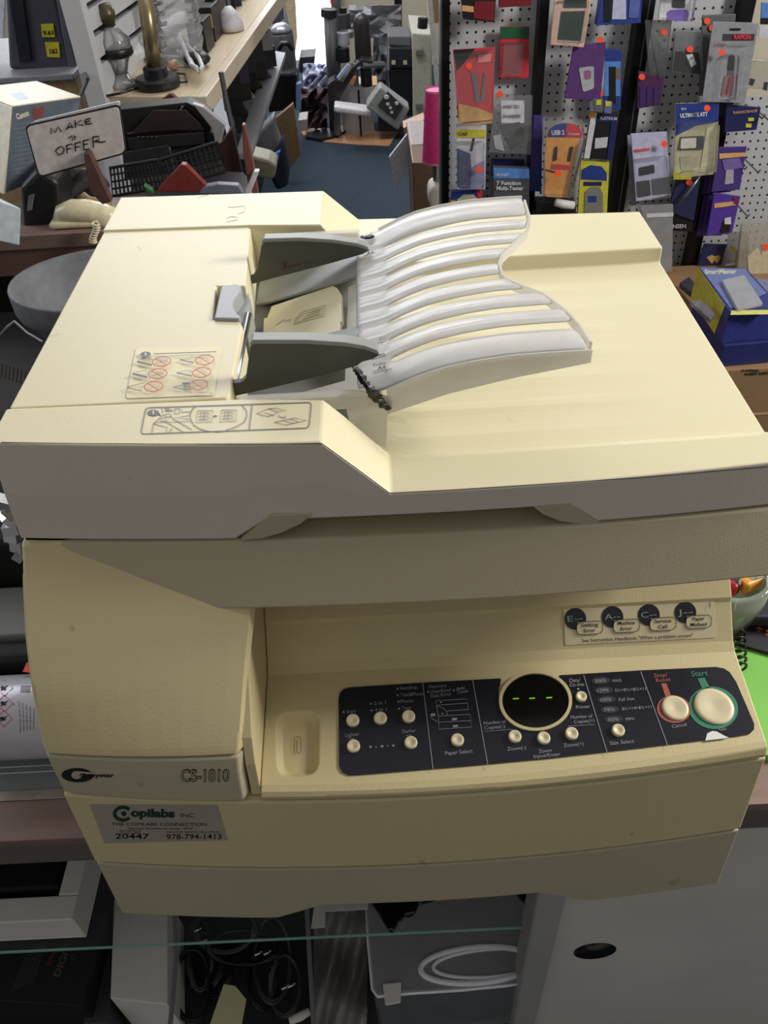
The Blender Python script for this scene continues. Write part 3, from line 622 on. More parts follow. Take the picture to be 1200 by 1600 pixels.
# white tray holding a black case
tr = thing('display_tray', 'white plastic tray at the left end of the upper glass shelf', 'tray', at_z(20, 1460, SZ))
a0 = at_z(0, 1482, SZ); a1 = at_z(135, 1468, SZ)
ty = .475; tx1 = a1.x; z1_ = SZ+.075
def fr(x0, x1, y0, y1, z0, z1): return MB().box(x0, x1, y0, y1, z0, z1)
build(fr(-.9, tx1, ty, .80, SZ, SZ+.006).box(-.9, tx1, ty, ty+.005, SZ+.006, z1_).box(tx1-.005, tx1, ty+.005, .80, SZ+.006, z1_).box(-.9, tx1-.005, .795, .80, SZ+.006, z1_), 'tray_body', WHITEP, tr, .002)
build(fr(-.9, tx1+.004, ty-.006, ty+.028, z1_, z1_+.006).box(tx1-.024, tx1+.004, ty+.028, .80, z1_, z1_+.006), 'tray_rim', WHITEP, tr, .002)
bc = build(MB().box(-.85, tx1-.03, .515, .76, SZ+.008, SZ+.062), 'equipment_case', BLACKP, None, .012, 3, label='black hard case lying in the white tray of the display shelf', cat='case')
# lower deck items
DZ = -.759
def case_box(name, px, z, h, m, label, cat, **k): return px_box(name, px, z, h, m, label, cat, **k)
wb = case_box('white_carton', [(172,1560),(178,1405),(262,1400),(262,1570)], -.62, .139, WBOX, 'long white carton standing behind the glass below the copier', 'box')
bk = thing('black_carton', 'black product carton with small grey printed lettering, lower left of the case', 'box', at_z(60, 1560, DZ))
build(MB().prism([at_z(u, v, -.60) for u, v in [(-60,1560),(20,1440),(165,1425),(128,1572)]], (0,0,-.158)), 'carton_body', mat('black_card', (26, 26, 28), .6), bk, .001)
SB = lambda u, v: at_z(u, v, -.5998)
d = D2().text('DIGIT', (92,1527), (112,1478), 10, .02, up=(-9,-3)).text('D', (117,1500), (119,1493), 7, .0, up=(-6,-3))
for k in range(7): d.line([(20+k*5,1548-k*2),(42+k*5,1490-k*3)], .9)
decal(d, 'carton_lettering', SB, mat('dim_grey_print', (92, 90, 86), .6), bk)
decal(D2().text('DVD', (78,1508), (90,1483), 6, .03, up=(-5,-2)), 'carton_lettering', SB, mat('dim_red_print', (120, 52, 40), .6), bk)
case_box('charcoal_carton', [(130,1600),(160,1400),(172,1392),(172,1600)], -.66, .098, mat('charcoal_card', (58, 60, 62), .7), 'narrow dark grey carton between the black and the white cartons', 'box')
cb = thing('cable_bin', 'dark clear bin of black leads on the case deck', 'bin', at_z(380, 1500, DZ))
build(MB().prism([at_z(u, v, DZ) for u, v in [(276,1640),(284,1360),(480,1355),(482,1640)]], (0,0,.004)), 'bin_floor', mat('dark_bin', (34, 35, 38), .5), cb)
build(MB().tube([at_z(272,1395,-.6), at_z(275,1500,-.6), at_z(266,1600,-.6)], .004).tube([at_z(478,1395,-.6), at_z(484,1500,-.6), at_z(490,1600,-.6)], .004), 'bin_rim', mat('frosted_rim', (130,130,136), .4), cb)
rr = random.Random(11); CAB = mat('black_cable', (16, 16, 18), .35); CABH = mat('grey_cable', (60, 60, 66), .4)
for i, (u0, v0, ru, rv) in enumerate([(322,1500,26,46),(330,1505,34,56),(312,1490,20,60),(410,1520,22,60),(425,1500,30,70),(300,1540,30,60),(445,1540,24,50),(380,1480,60,28),(350,1450,50,40)]):
    pts = []
    for k in range(40):
        a = k/40*2*math.pi*1.7; g_ = 1-.12*k/40; pts.append(at_z(u0+ru*g_*math.cos(a)+rr.uniform(-1.5,1.5), v0+rv*g_*math.sin(a), DZ+.02+.004*i+.01*math.sin(a*2+i)))
    build(MB().tube(pts, .0033, 6), 'audio_lead', CAB if i % 2 else CABH, None, smooth=True, label='black lead coiled loosely in the cable bin below the copier', cat='cable', group='leads in the cable bin')
for i, (u, v) in enumerate([(398,1493),(412,1492),(440,1546),(450,1543),(303,1456),(312,1474)]):
    p = at_z(u, v, DZ+.08); build(MB().tube([p, p+Vector((.012,.006,.0))], .0028, 8), 'plug_tip', mat('chrome', (210,210,212), .15, 1.), None, smooth=True, label='small chrome plug tip on a lead in the cable bin', cat='plug', group='plug tips in the cable bin')
build(MB().tube([at_z(452,1596,-.66), at_z(470,1588,-.66), at_z(484,1580,-.66)], [.006,.0075,.006], 10), 'white_plug', WHITEP, None, smooth=True, label='white ribbed cable plug at the lower right of the cable bin', cat='plug')
pt = MB().prism([at_z(u, v, -.60) for u, v in [(325,1610),(350,1538),(368,1541),(385,1562),(376,1610)]], (0,0,.0012)); build(pt, 'paper_tag', mat('pale_yellow_paper', (206,204,160), .7), None, label='pale yellow paper tag standing among the black cables', cat='tag')
# soft white bag and clear organiser
bg = MB(); rows_ = []
for i in range(13):
    r2 = []
    for j in range(13):
        u = 490+(j/12)*84; v = 1395+(i/12)*240; p = at_z(u, v, DZ+.03+.035*math.sin(i*.9+j*.5)*math.sin(j*.7)+rr.uniform(0,.012)); r2.append(p)
    rows_.append(r2)
build(bg.grid(rows_), 'plastic_bag', film('dusty_bag_film', (190, 188, 182), .5, .25, .3), None, smooth=True, solid=.001, sub=1, label='crumpled dusty clear plastic bag on the deck beside the cable bin', cat='bag')
case_box('white_sleeve', [(486,1450),(492,1408),(575,1406),(575,1420),(508,1424),(508,1448)], -.55, .003, WHITEP, 'white paper sleeve corner under the copier notch', 'sleeve', bev=0)
og = thing('plastic_organiser', 'clear frosted organiser box with white rounded rim below the copier', 'organiser', at_z(700, 1500, DZ))
OZ = -.56; rim = [(572,1398),(576,1470),(583,1546),(590,1556),(640,1551),(720,1546),(790,1539),(826,1535),(846,1390)]
P = [at_z(u, v, OZ) for u, v in rim]; build(MB().tube(P, .0035, 8), 'organiser_rim', mat('frosted_white', (240,242,250), .3), og, smooth=True)
mb = MB(); mb.loft([[p, p+Vector((0,.002,0)), p+Vector((0,.002,-.195)), p+Vector((0,0,-.195))] for p in P]); build(mb, 'organiser_wall', film('frosted_wall', (200,205,210), .35, .15, .2), og)
build(MB().prism([at_z(u, v, OZ+.003) for u, v in rim], (0,0,.002)), 'organiser_lid', film('frosted_lid', (210,214,218), .42, .1, .25), og)
hd = [at_z(745+88*math.cos(a), 1508-.12*(88*math.cos(a))*.6+28*math.sin(a), OZ+.006) for a in [2*math.pi*k/36 for k in range(36)]]
build(MB().tube(hd, .0045, 8, True), 'oval_handle', MATS['frosted_white'], og, smooth=True)
hd = [at_z(765+88*math.cos(a), 1505-.12*(88*math.cos(a))*.6+22*math.sin(a), OZ+.006) for a in [2*math.pi*k/36 for k in range(36)]]
build(MB().tube(hd, .003, 8, True), 'oval_handle', MATS['frosted_white'], og, smooth=True)
build(MB().prism([at_z(u, v, OZ+.006) for u, v in [(598,1538),(627,1535),(626,1568),(602,1572)]], (0,0,.004)), 'organiser_latch', WHITEP, og, .002)
# claw clips on the upper glass shelf
HB = mat('glossy_black_plastic', (12, 12, 14), .12, coat=.5)
def claw(px, label):
    b = MB().prism([at_z(u, v, SZ+.002) for u, v in px], (0, 0, .012)); return build(b, 'hair_claw', HB, None, .003, label=label, cat='hair clip')
claw([(574,1404),(700,1398),(676,1411),(655,1416),(648,1432),(634,1436),(622,1446),(615,1460),(608,1458),(592,1430)], 'large black toothed claw clip lying on the glass shelf')
claw([(700,1396),(715,1404),(722,1397),(735,1403),(745,1396),(752,1404),(766,1396),(772,1392),(700,1390)], 'small black comb with teeth partly under the copier')
claw([(798,1388),(838,1386),(834,1408),(828,1417),(818,1415),(806,1400)], 'black claw clip on the shelf beside the grey post')
build(MB().prism([at_z(u, v, SZ+.001) for u, v in [(672,1402),(760,1388),(752,1402),(700,1408),(670,1408)]], (0,0,.003)), 'orange_card', mat('orange_card_print', (186, 104, 66), .6), None, label='orange patterned card beneath the black comb', cat='card')
# ================================================================== ON THE COUNTER
# aerosol can lying on its side
cr_ = .0490; cy_ = .561; cz_ = cr_+.0005
can = thing('aerosol_can', 'white aerosol can with red hazard diamonds lying on the glass counter', 'spray can', (-.45, cy_, 0))
build(MB().lathe([(.045,0),(cr_,.004),(cr_,.19),(.044,.20)], (-.505, cy_, cz_), (1,0,0), 40), 'can_body', mat('white_can', (196, 194, 204), .25, .1), can, smooth=True)
def on_can(u, v):
    d_ = ray(u, v); a = d_.y**2+d_.z**2; b = 2*((CAM.y-cy_)*d_.y+(CAM.z-cz_)*d_.z); c = (CAM.y-cy_)**2+(CAM.z-cz_)**2-cr_**2
    q = b*b-4*a*c
    if q < 0: q = 0
    return CAM+d_*((-b-math.sqrt(q))/(2*a))
d = D2(); k = D2()
for cx_, cyy in [(7,1075),(7,1099),(6,1123)]:
    d.line([(cx_-13,cyy),(cx_,cyy-13),(cx_+13,cyy),(cx_,cyy+13),(cx_-13,cyy)], 1.3); k.disc(cx_-2, cyy, 4.5, 3, .4).line([(cx_-6,cyy+4),(cx_+5,cyy-4)], 1.6)
decal(d, 'hazard_diamonds', on_can, REDP, can); 
k.line([(27,1062),(21,1100),(31,1145)], 1)
for i in range(10): k.line([(33+i*1.6,1071),(32+i*1.6,1082)], .8)
for i in range(5): k.text('warning spray text', (33+i*5,1144-i), (30+i*6,1095+i*3), 2.4, 0, up=(-2.4,0))
decal(k, 'can_print', on_can, INK, can)
# things behind the can
mh = thing('mesh_pouch', 'black mesh pouch with an orange stripe behind the aerosol can', 'pouch', (-.5, .70, 0))
build(MB().box(-.8, -.33, .613, .640, .001, .095), 'pouch_body', mat('black_mesh', (24,24,26), .6, var=.5, vs=400), mh, .008, 3)
p = at_z(40, 1042, .03); build(MB().prism([at_z(u, v, .0952) for u, v in [(36,1050),(42,1036),(52,1036),(52,1052)]], (0,0,.001)), 'orange_stripe', mat('orange_stripe', (220,80,50), .5), mh)
build(MB().box(-.85, -.33, .645, .725, .001, .10), 'grey_box', mat('grey_card', (142, 144, 148), .6), None, .003, label='flat grey box lying between the mesh pouch and the black monitor', cat='box')
bm_ = thing('black_monitor', 'tall black equipment case at the left behind the copier', 'equipment case', (-.7, 1.0, 0))
build(MB().hexa([(-1.1,.735,.001),(-.32,.735,.001),(-.32,1.04,.001),(-1.1,1.04,.001)], [(-1.1,.735,.165),(-.33,.735,.165),(-.33,1.04,.165),(-1.1,1.04,.165)]), 'case_body', mat('matt_black', (9,9,10), .9), bm_, .01)
ch = MB(); rr = random.Random(5)
for i in range(7):
    p = at_y(4+i*5, 785+i*13, .72); ch.obox(p, .018, .012, .02, rr.random()*3, rr.random()*3)
build(ch, 'foil_scrap', mat('crumpled_foil', (205,205,210), .2, .8), None, label='crumpled silver foil strip hanging at the left edge of the copier', cat='foil')
# right of the copier
gz = .0012
gp = px_box('green_card', [(1150,1180),(1148,1000),(1215,1020),(1260,1180)], .012, .012, mat('bright_green_card', (120,190,84), .6), 'bright green card on the counter right of the copier', 'card', bev=0)
nb = thing('black_leaflet', 'black leaflet with orange star print, right of the copier', 'leaflet', at_z(1190, 1000, .012))
build(MB().prism([at_z(u, v, .018) for u, v in [(1155,1006),(1168,968),(1230,975),(1240,1030)]], (0,0,-.0055)), 'leaflet_sheet', mat('black_paper', (30,28,34), .6), nb)
decal(D2().text('*', (1179,993), (1189,995), 14, .03).text('S', (1196,992), (1205,993), 9, .03), 'leaflet_print', lambda u, v: at_z(u, v, .0182), mat('orange_print', (220,140,60), .5), nb)
sp = MB()
for k in range(6):
    c = at_z(1153+k*.3, 992+k*10, .02); sp.tube([c+Vector((math.cos(a)*.009, 0, math.sin(a)*.009)) for a in [2*math.pi*q/12 for q in range(12)]], .0016, 6, True)
build(sp, 'spiral_binding', BLACKP, nb, smooth=True)
gc = at_z(1130, 940, .05)
gl = thing('glass_bowl', 'thick clear greenish glass bowl right behind the control panel', 'bowl', (gc.x, gc.y, 0))
build(MB().lathe([(.036,0),(.048,.01),(.056,.05),(.058,.085),(.050,.087),(.047,.05),(.036,.014),(.0001,.012)], (gc.x-.004, gc.y+.012, .0125), n=24), 'bowl_body', film('green_glass', (190,205,185), .55, .06, .4), gl, smooth=True)
for i, (u, v, c, lb) in enumerate([(1128,912,(190,40,50),'red'),(1140,905,(60,44,38),'brown'),(1166,905,(214,150,50),'yellow')]):
    p = at_z(u, v, .085); build(MB().obox(p, .03, .03, .02, i), 'sweet_wrapper', mat('wrap_'+lb, c, .4), None, .004, label=lb+' wrapped sweet in the glass bowl beside the copier', cat='sweet')
kb = build(MB().prism([at_z(u, v, .045) for u, v in [(1166,964),(1180,905),(1215,860),(1300,860),(1300,975),(1215,964)]], (0,0,-.02)), 'dark_blue_folder', mat('dark_slate', (44,46,56), .4, var=.3), None, .004, label='dark slate folder leaning beyond the glass bowl', cat='folder')
build(MB().lathe([(.0001,0),(.006,.02),(.008,.05)], at_z(1192, 957, .04), (-1,.3,.0), 12), 'white_cone', WHITEP, None, smooth=True, label='small white pointed cap lying beside the glass bowl', cat='cap')
build(MB().tube([at_z(1172,893,.12), at_z(1190,890,.12)], [.012,.010], 14), 'rounded_cap', WHITEP, None, .003, label='rounded white knob peeking out beside the scanner corner', cat='knob')
# ================================================================== ROOM
def st(name, mb, m, **k): return build(mb, name, m, None, kind='structure', **k)
st('floor', MB().box(-3.2, 3.4, -1.5, 7.0, FZ-.02, FZ), mat('teal_carpet', (40, 56, 70), .95, var=.18, vs=60, bump=.5, bs=400))
WX0, WX1 = at_y(455,50,6.9).x, at_y(521,50,6.9).x
WALLC = mat('cream_wall_paint', (214, 206, 186), .7, var=.03)
st('wall_back', MB().box(-3.2, WX0, 6.9, 7.0, FZ, 2.6).box(WX1, 3.4, 6.9, 7.0, FZ, 2.6), WALLC)
st('wall_left', MB().box(-3.3, -3.2, .5, 7.7, FZ, 2.3), mat('white_wall_paint', (190,190,188), .7))
st('window_1', MB().box(WX0, WX1, 6.93, 6.95, FZ, 2.6), mat('bright_daylight', (245,250,255), .5, emit=2.2))
st('trim_1', MB().box(WX0-.04, WX0, 6.86, 6.94, FZ, 2.6).box(WX1, WX1+.08, 6.84, 6.94, FZ, 2.6), mat('grey_window_frame', (150,150,152), .5))
# ================================================================== PEGBOARD DISPLAY
PY = 2.70
def px_x(u, v, y): return at_y(u, v, y).x
peg = mat('pegboard_white', (196, 198, 204), .55, var=.03)
nt = peg.node_tree; N = nt.nodes; L = nt.links; b = N['Principled BSDF']
tc = N.new('ShaderNodeTexCoord'); sx = N.new('ShaderNodeSeparateXYZ'); L.new(tc.outputs['Object'], sx.inputs[0])
def M1(op, a, bb=None):
    q = N.new('ShaderNodeMath'); q.operation = op
    for i, x in enumerate((a, bb)):
        if x is None: continue
        if isinstance(x, (int, float)): q.inputs[i].default_value = x
        else: L.new(x, q.inputs[i])
    return q.outputs[0]
def cell(o): return M1('SUBTRACT', M1('FRACT', M1('ADD', M1('MULTIPLY', o, 1/.0254), 100.5)), .5)
cx_ = cell(sx.outputs[0]); cz_2 = cell(sx.outputs[2])
rr_ = M1('SQRT', M1('ADD', M1('MULTIPLY', cx_, cx_), M1('MULTIPLY', cz_2, cz_2)))
hole = M1('LESS_THAN', rr_, .15)
mx = N.new('ShaderNodeMix'); mx.data_type = 'RGBA'; L.new(hole, mx.inputs[0]); src = b.inputs['Base Color'].links[0].from_socket
L.new(src, mx.inputs[6]); mx.inputs[7].default_value = (.01, .01, .012, 1); L.new(mx.outputs[2], b.inputs['Base Color'])
PX = [px_x(694, 160, PY), px_x(835, 160, PY), px_x(981, 160, PY), px_x(1126, 160, PY)]
pg = thing('pegboard_display', 'white pegboard shop display with black uprights and small packets', 'display rack', (.9, PY, FZ))
for i in range(3): build(MB().box(PX[i]+.0, PX[i+1], PY, PY+.006, FZ, .60), 'peg_panel', peg, pg)
build(MB().box(PX[3], 1.9, PY, PY+.006, FZ, at_y(1180, 150, PY).z), 'peg_panel', peg, pg)
BLKM = mat('black_metal', (14, 14, 16), .4, .3); SILV2 = mat('silver_edge', (130,132,136), .3, .8)
for i, x in enumerate(PX):
    wv = [.011, .013, .022, .018][i]
    u_ = build(MB().box(x-wv, x+wv, PY-.055, PY, FZ, .60 if i < 3 else .6), 'upright', BLKM, pg)
    if i == 2: build(MB().box(x+.003, x+.006, PY-.057, PY-.055, FZ, .60), 'edge_strip', SILV2, u_)
build(MB().box(PX[0]-.0165, PX[0]-.0115, PY-.055, PY, FZ, .60), 'edge_strip', SILV2, pg)
st('wall_right', MB().box(PX[0], 2.6, PY+.03, PY+.08, FZ, 1.2), WALLC)
ORD = mat('orange_dot_sticker', (255, 84, 50), .5, emit=.12); BLIST = film('blister_clear', (235,238,245), .07, .1, .16)
HOOK = mat('hook_wire', (120,122,126), .3, .9)
def pack(name, label, cat, q, y, t, m, dots=(), deco=(), text=(), blist=None, group=None, hook=None, bev=.0008):
    """a carded packet hanging on the board: px corners TL TR BR BL of its front, real depth y"""
    c = at_y(sum(p[0] for p in q)/4, max(p[1] for p in q), y)
    r = thing(name, label, cat, c, group)
    build(MB().prism([at_y(u, v, y) for u, v in q], (0, t, 0)), 'card', m, r, bev)
    for k_, (pts, mm, *nm) in enumerate(deco):
        build(MB().prism([at_y(u, v, y-.0008) for u, v in pts], (0, -.0012-.0002*k_, 0)), nm[0] if nm else 'printed_panel', mm, r)
    d_ = {}
    for s_, p0, p1, h, mm, *bo in text: d_.setdefault(mm.name, (mm, D2()))[1].text(s_, p0, p1, h, *(bo or [.01]))
    for mm, dd_ in d_.values(): decal(dd_, 'lettering', lambda u, v: at_y(u, v, y-.0055), mm, r, off=.001)
    if blist: build(MB().prism([at_y(u, v, y-.001) for u, v in rrect(blist[0], 3, 3)], (0, -blist[1], 0)), 'blister', BLIST, r, .004)
    for (u, v) in dots:
        build(MB().prism([at_y(u+5*math.cos(a), v+5*math.sin(a), y-.006-(blist[1] if blist else 0)) for a in [k*math.pi/8 for k in range(16)]], (0, .0008, 0)), 'price_sticker', ORD, r)
    return r
def R(x0, y0, x1, y1, s=0): return [(x0+s, y0), (x1+s, y0), (x1, y1), (x0, y1)]
C = lambda n, r, g, b, ro=.45: mat(n, (r, g, b), ro, var=.14, vs=60)
RED = C('pack_red', 206,52,62); DRED = C('pack_dark_red', 120,28,40); BK = C('pack_black', 24,24,28); GRN2 = C('pack_green', 30,92,62); YEL = C('pack_yellow', 206,200,70); ORG = C('pack_orange', 232,160,52)
BLU = C('pack_blue', 40,62,140); NBL = C('pack_navy', 34,38,90); LBL = C('pack_light_blue', 88,140,216); PUR = C('pack_purple', 92,58,120); VIO = C('pack_violet', 72,54,130); WHT = C('pack_white', 214,214,222); GRY = C('pack_grey', 122,124,130)
DGR = C('pack_dark_grey', 62,62,66); BEI = C('pack_beige', 190,184,150); PNK = C('pack_pink', 226,190,176); TAN = C('pack_tan', 222,172,110); CHR = mat('chrome', (210,210,212), .15, 1.); LAV = C('pack_lavender', 190,192,222)
pack('tool_packet', 'black and red carded tool packet at the top of the left board', 'packet', [(720,-8),(776,-8),(772,35),(724,30)], 2.60, .02, BK, deco=[([(742,2),(774,2),(771,33),(740,28)], DRED), ([(722,8),(740,10),(740,19),(722,17)], TAN)])
pack('tool_packet', 'flat dark red packet cut by the top of the photo, left board', 'packet', [(780,-12),(832,-12),(830,9),(780,12)], 2.61, .02, DRED)
pack('blister_packet', 'green and red blister packet in the left pegboard bay', 'packet', R(781,42,826,122,1), 2.66, .008, RED, deco=[(R(782,42,827,60), GRN2), ([(787,68),(818,68),(812,116),(784,116)], C('pink_brown', 150,80,84))], blist=([(786,66),(820,66),(815,118),(783,118)], .012))
pack('plier_packet', 'large red plier blister with yellow foot in the left pegboard bay', 'packet', [(708,78),(774,74),(770,187),(716,191)], 2.58, .006, RED, dots=[(733,103)],
     deco=[([(708,78),(742,76),(724,100),(714,110)], BK), ([(716,162),(745,168),(770,178),(770,187),(716,191)], TAN), ([(735,110),(745,118),(750,158),(744,160)], CHR, 'plier_jaw'), ([(756,113),(760,118),(756,155),(750,160)], CHR, 'plier_jaw'), ([(748,86),(768,84),(766,96),(746,98)], C('pale_red_print',236,140,140))], blist=([(702,84),(772,76),(768,188),(722,192),(712,150)], .03))
pack('cable_packet', 'yellow headed cable packet below the red plier blister', 'packet', [(713,194),(760,196),(758,296),(714,296)], 2.60, .006, WHT, dots=[(749,265)], deco=[([(713,202),(759,203),(759,215),(713,215)], YEL), ([(715,232),(735,240),(738,292),(715,292)], C('slate_blue',86,92,130)), ([(739,216),(742,216),(738,236),(734,236)], C('brown_plug',70,44,34)), ([(737,262),(757,250),(757,294),(735,294)], C('pale_violet',150,150,190))], text=[('CAR', (716,212), (731,212), 5, BK)], blist=([(716,220),(756,220),(755,292),(716,292)], .018))
pack('cloth_bag_packet', 'clear bag with a white label and grey cloth beside the plier blister', 'packet', [(774,148),(832,150),(830,242),(764,238)], 2.62, .012, film('bag_film', (200,204,210), .3, .12, .3), dots=[(781,147)], deco=[(R(783,157,819,192), WHT), ([(781,196),(812,190),(822,218),(799,234)], C('grey_cloth',104,106,108)), ([(770,212),(782,210),(788,236),(774,232)], C('pale_grey',180,182,188))], text=[('HAND TIED', (786,169), (812,169), 5, DGR), ('SHARPIE', (786,184), (814,184), 5, DGR)])
pack('multimeter_box', 'navy topped packet just behind the grey and blue tester packet', 'packet', [(768,249),(820,250),(820,275),(768,275)], 2.66, .01, NBL)
pack('multimeter_box', 'grey and light blue tester packet with white lettering, left board', 'packet', [(771,262),(827,264),(827,345),(771,345)], 2.60, .022, C('tester_grey',86,88,92), deco=[([(771,262),(827,264),(827,279),(771,278)], LBL)], text=[('7 Function', (776,289), (814,289), 6, WHT, .03), ('Multi-Tester', (776,297), (818,297), 6, WHT, .03), ('GB-INST', (774,275), (795,275), 4, WHT, .02)])
pack('tape_packet', 'rounded beige and blue packet at the foot of the left board', 'packet', [(706,300),(752,296),(756,345),(704,345)], 2.62, .02, BLU, deco=[([(714,312),(724,304),(740,304),(752,316),(752,345),(714,345)], BEI), ([(744,296),(754,298),(753,310),(746,308)], RED), ([(704,313),(712,313),(712,330),(704,330)], ORG)])
pack('framed_card_packet', 'pink bordered packet with dark green panel at the top of the second bay', 'packet', [(868,-10),(926,-10),(912,74),(860,70)], 2.58, .01, PNK, deco=[([(877,18),(914,17),(907,64),(871,62)], C('deep_green',36,56,50)), ([(884,-10),(918,-10),(916,12),(880,12)], C('deep_green',36,56,50))], blist=([(872,0),(920,0),(910,66),(868,64)], .015))
pack('phone_packet', 'purple pouch with a rounded grey remote in the second bay', 'packet', [(896,72),(947,66),(938,158),(882,154)], 2.60, .008, PUR, dots=[(938,62)], deco=[(rrect([(904,106),(928,103),(928,138),(911,144)], 4), C('silver_grey',176,178,184), 'remote_body'), (rrect([(911,110),(924,109),(923,124),(913,125)], 5), C('mauve',150,100,140))])
pack('game_box', 'dark blue packet with pale windows at the top right of the second bay', 'packet', [(940,-10),(1004,-10),(1001,36),(932,40)], 2.57, .03, BLU, deco=[([(944,-8),(956,-8),(954,34),(944,35)], BK), ([(958,0),(978,0),(978,30),(956,30)], LAV), ([(984,0),(1000,0),(998,28),(982,28)], C('mid_blue',90,104,180))])
pack('battery_packet', 'tall slim blue card with black window in the second bay', 'packet', [(946,76),(972,78),(970,172),(944,168)], 2.62, .008, BLU, dots=[(938,146)], deco=[([(945,96),(970,96),(969,150),(944,150)], LBL), ([(951,104),(962,104),(962,162),(951,160)], BK), ([(962,106),(969,106),(969,124),(962,124)], C('olive_brown',120,108,74))])
pack('cable_packet', 'tall violet packet half hidden left of the orange connector blister', 'packet', [(834,182),(848,182),(846,300),(826,298)], 2.63, .02, VIO, deco=[([(834,262),(846,262),(846,296),(832,296)], BLU)])
pack('connector_packet', 'orange connector blister with blue and red arched header in the second bay', 'packet', [(854,205),(908,207),(886,306),(850,304)], 2.57, .005, ORG, dots=[(872,271)],
     deco=[([(855,214),(857,204),(866,196),(877,193),(885,192),(884,214)], BLU), ([(885,192),(898,194),(906,200),(910,209),(909,215),(884,214)], RED), ([(862,256),(890,258),(889,265),(861,264)], RED), (rrect([(866,230),(871,228),(870,250),(863,252)], 2), BK, 'black_connector'), (rrect([(890,230),(896,228),(891,252),(886,252)], 2), BK, 'black_connector'), ([(852,264),(868,268),(868,270),(852,266)], BK)], text=[('USB 2', (862,211), (882,210), 7, WHT, .04), ('Connection', (888,211), (906,211), 4, WHT)], blist=([(846,182),(906,182),(912,215),(890,304),(850,302)], .03))
pack('spark_plug_packet', 'white and navy packet of spark plugs right of the orange blister', 'packet', [(924,176),(968,178),(956,250),(912,248)], 2.59, .015, BK, dots=[], deco=[([(924,176),(933,176),(921,247),(912,247)], WHT), ([(932,180),(966,180),(964,192),(930,190)], NBL), ([(930,216),(950,214),(948,230),(929,232)], C('pale_plug',200,200,206)), ([(922,175),(930,175),(928,184),(920,184)], ORG), ([(955,190),(966,188),(957,249),(948,249)], NBL)], text=[('PLATINUM', (938,187), (964,188), 5, WHT)])
pack('adapter_pair', 'small grey adapter with yellow tip above the spark plug packet', 'adapter', [(927,156),(941,155),(941,176),(928,174)], 2.56, .012, C('steel_grey',96,100,112), deco=[([(932,156),(940,156),(939,164),(931,164)], YEL)])
pack('adapter_pair', 'small violet adapter with yellow tip left of the black upright', 'adapter', [(945,158),(957,160),(955,178),(944,176)], 2.56, .012, C('adapter_violet',112,110,160), deco=[([(946,158),(955,159),(954,166),(946,166)], YEL)])
pack('tape_measure_packet', 'yellow and blue packet with grey arch at the foot of the second bay', 'packet', [(908,250),(952,254),(948,345),(902,345)], 2.60, .012, YEL, deco=[([(909,265),(922,258),(940,260),(948,270),(948,282),(908,280)], BLU), ([(912,284),(940,284),(940,290),(912,290)], NBL), ([(914,300),(922,292),(936,292),(942,302),(942,345),(912,345)], C('tape_grey',128,130,120)), ([(918,306),(932,306),(932,316),(918,316)], BLU)])
pack('black_box', 'flat black box at the foot of the second bay', 'box', [(838,316),(900,317),(900,345),(838,345)], 2.58, .05, BK)
build(MB().tube([at_y(868,316,2.55), at_y(880,319,2.55), at_y(897,321,2.55)], [.012,.014,.012], 12), 'white_adapter', WHITEP, None, smooth=True, label='white rounded plug lying on the flat black box in the second bay', cat='plug')
pack('headset_packet', 'white blister with purple round base at the top of the third bay', 'packet', [(1034,-10),(1088,-10),(1080,33),(1028,30)], 2.58, .006, WHT, deco=[(rrect([(1042,16),(1076,14),(1076,31),(1042,31)], 8), C('bright_purple',110,78,180)), (rrect([(1051,-8),(1071,-8),(1070,13),(1050,12)], 4), BK, 'black_device')], blist=([(1036,-8),(1084,-8),(1078,30),(1032,28)], .03))
pack('clear_pouch', 'clear grey pouch of silver strips beside the third upright', 'packet', [(1008,32),(1050,32),(1040,118),(1014,118)], 2.60, .01, film('grey_pouch', (130,132,136), .5, .12, .3), dots=[(1038,50)], deco=[([(1016,52),(1022,52),(1038,118),(1030,124)], CHR, 'silver_strip'), ([(1028,64),(1033,66),(1038,112),(1034,116)], CHR, 'silver_strip')])
pack('cable_bag', 'clear bag of black leads with a white tag in the third bay', 'packet', [(1056,48),(1098,50),(1098,118),(1050,112)], 2.60, .012, film('bag_film2', (190,194,200), .35, .12, .3), dots=[(1078,77)], deco=[([(1056,80),(1092,82),(1096,116),(1052,110)], DGR, 'black_leads'), ([(1072,86),(1082,84),(1088,100),(1080,105)], WHT, 'white_tag')], text=[('$2.99', (1076,101), (1085,90), 4, DGR)])
pack('bottle_packet', 'purple packet of small dark bottles below the clear grey pouch', 'packet', [(998,112),(1038,118),(1032,164),(996,170)], 2.60, .014, C('plum',78,40,80), dots=[(1003,120)], deco=[([(1000,135),(1008,135),(1006,166),(999,167)], C('dark_purple',62,40,104)), ([(1011,135),(1019,135),(1017,165),(1010,166)], C('dark_purple',62,40,104)), ([(1022,135),(1031,135),(1028,163),(1021,164)], C('dark_purple',62,40,104))])
pack('screwdriver_card', 'grey card seen behind the big grey connector card', 'packet', [(1098,24),(1150,22),(1140,150),(1092,150)], 2.62, .006, C('pack_mid_grey',104,106,112), dots=[(1105,33),(1113,44)])
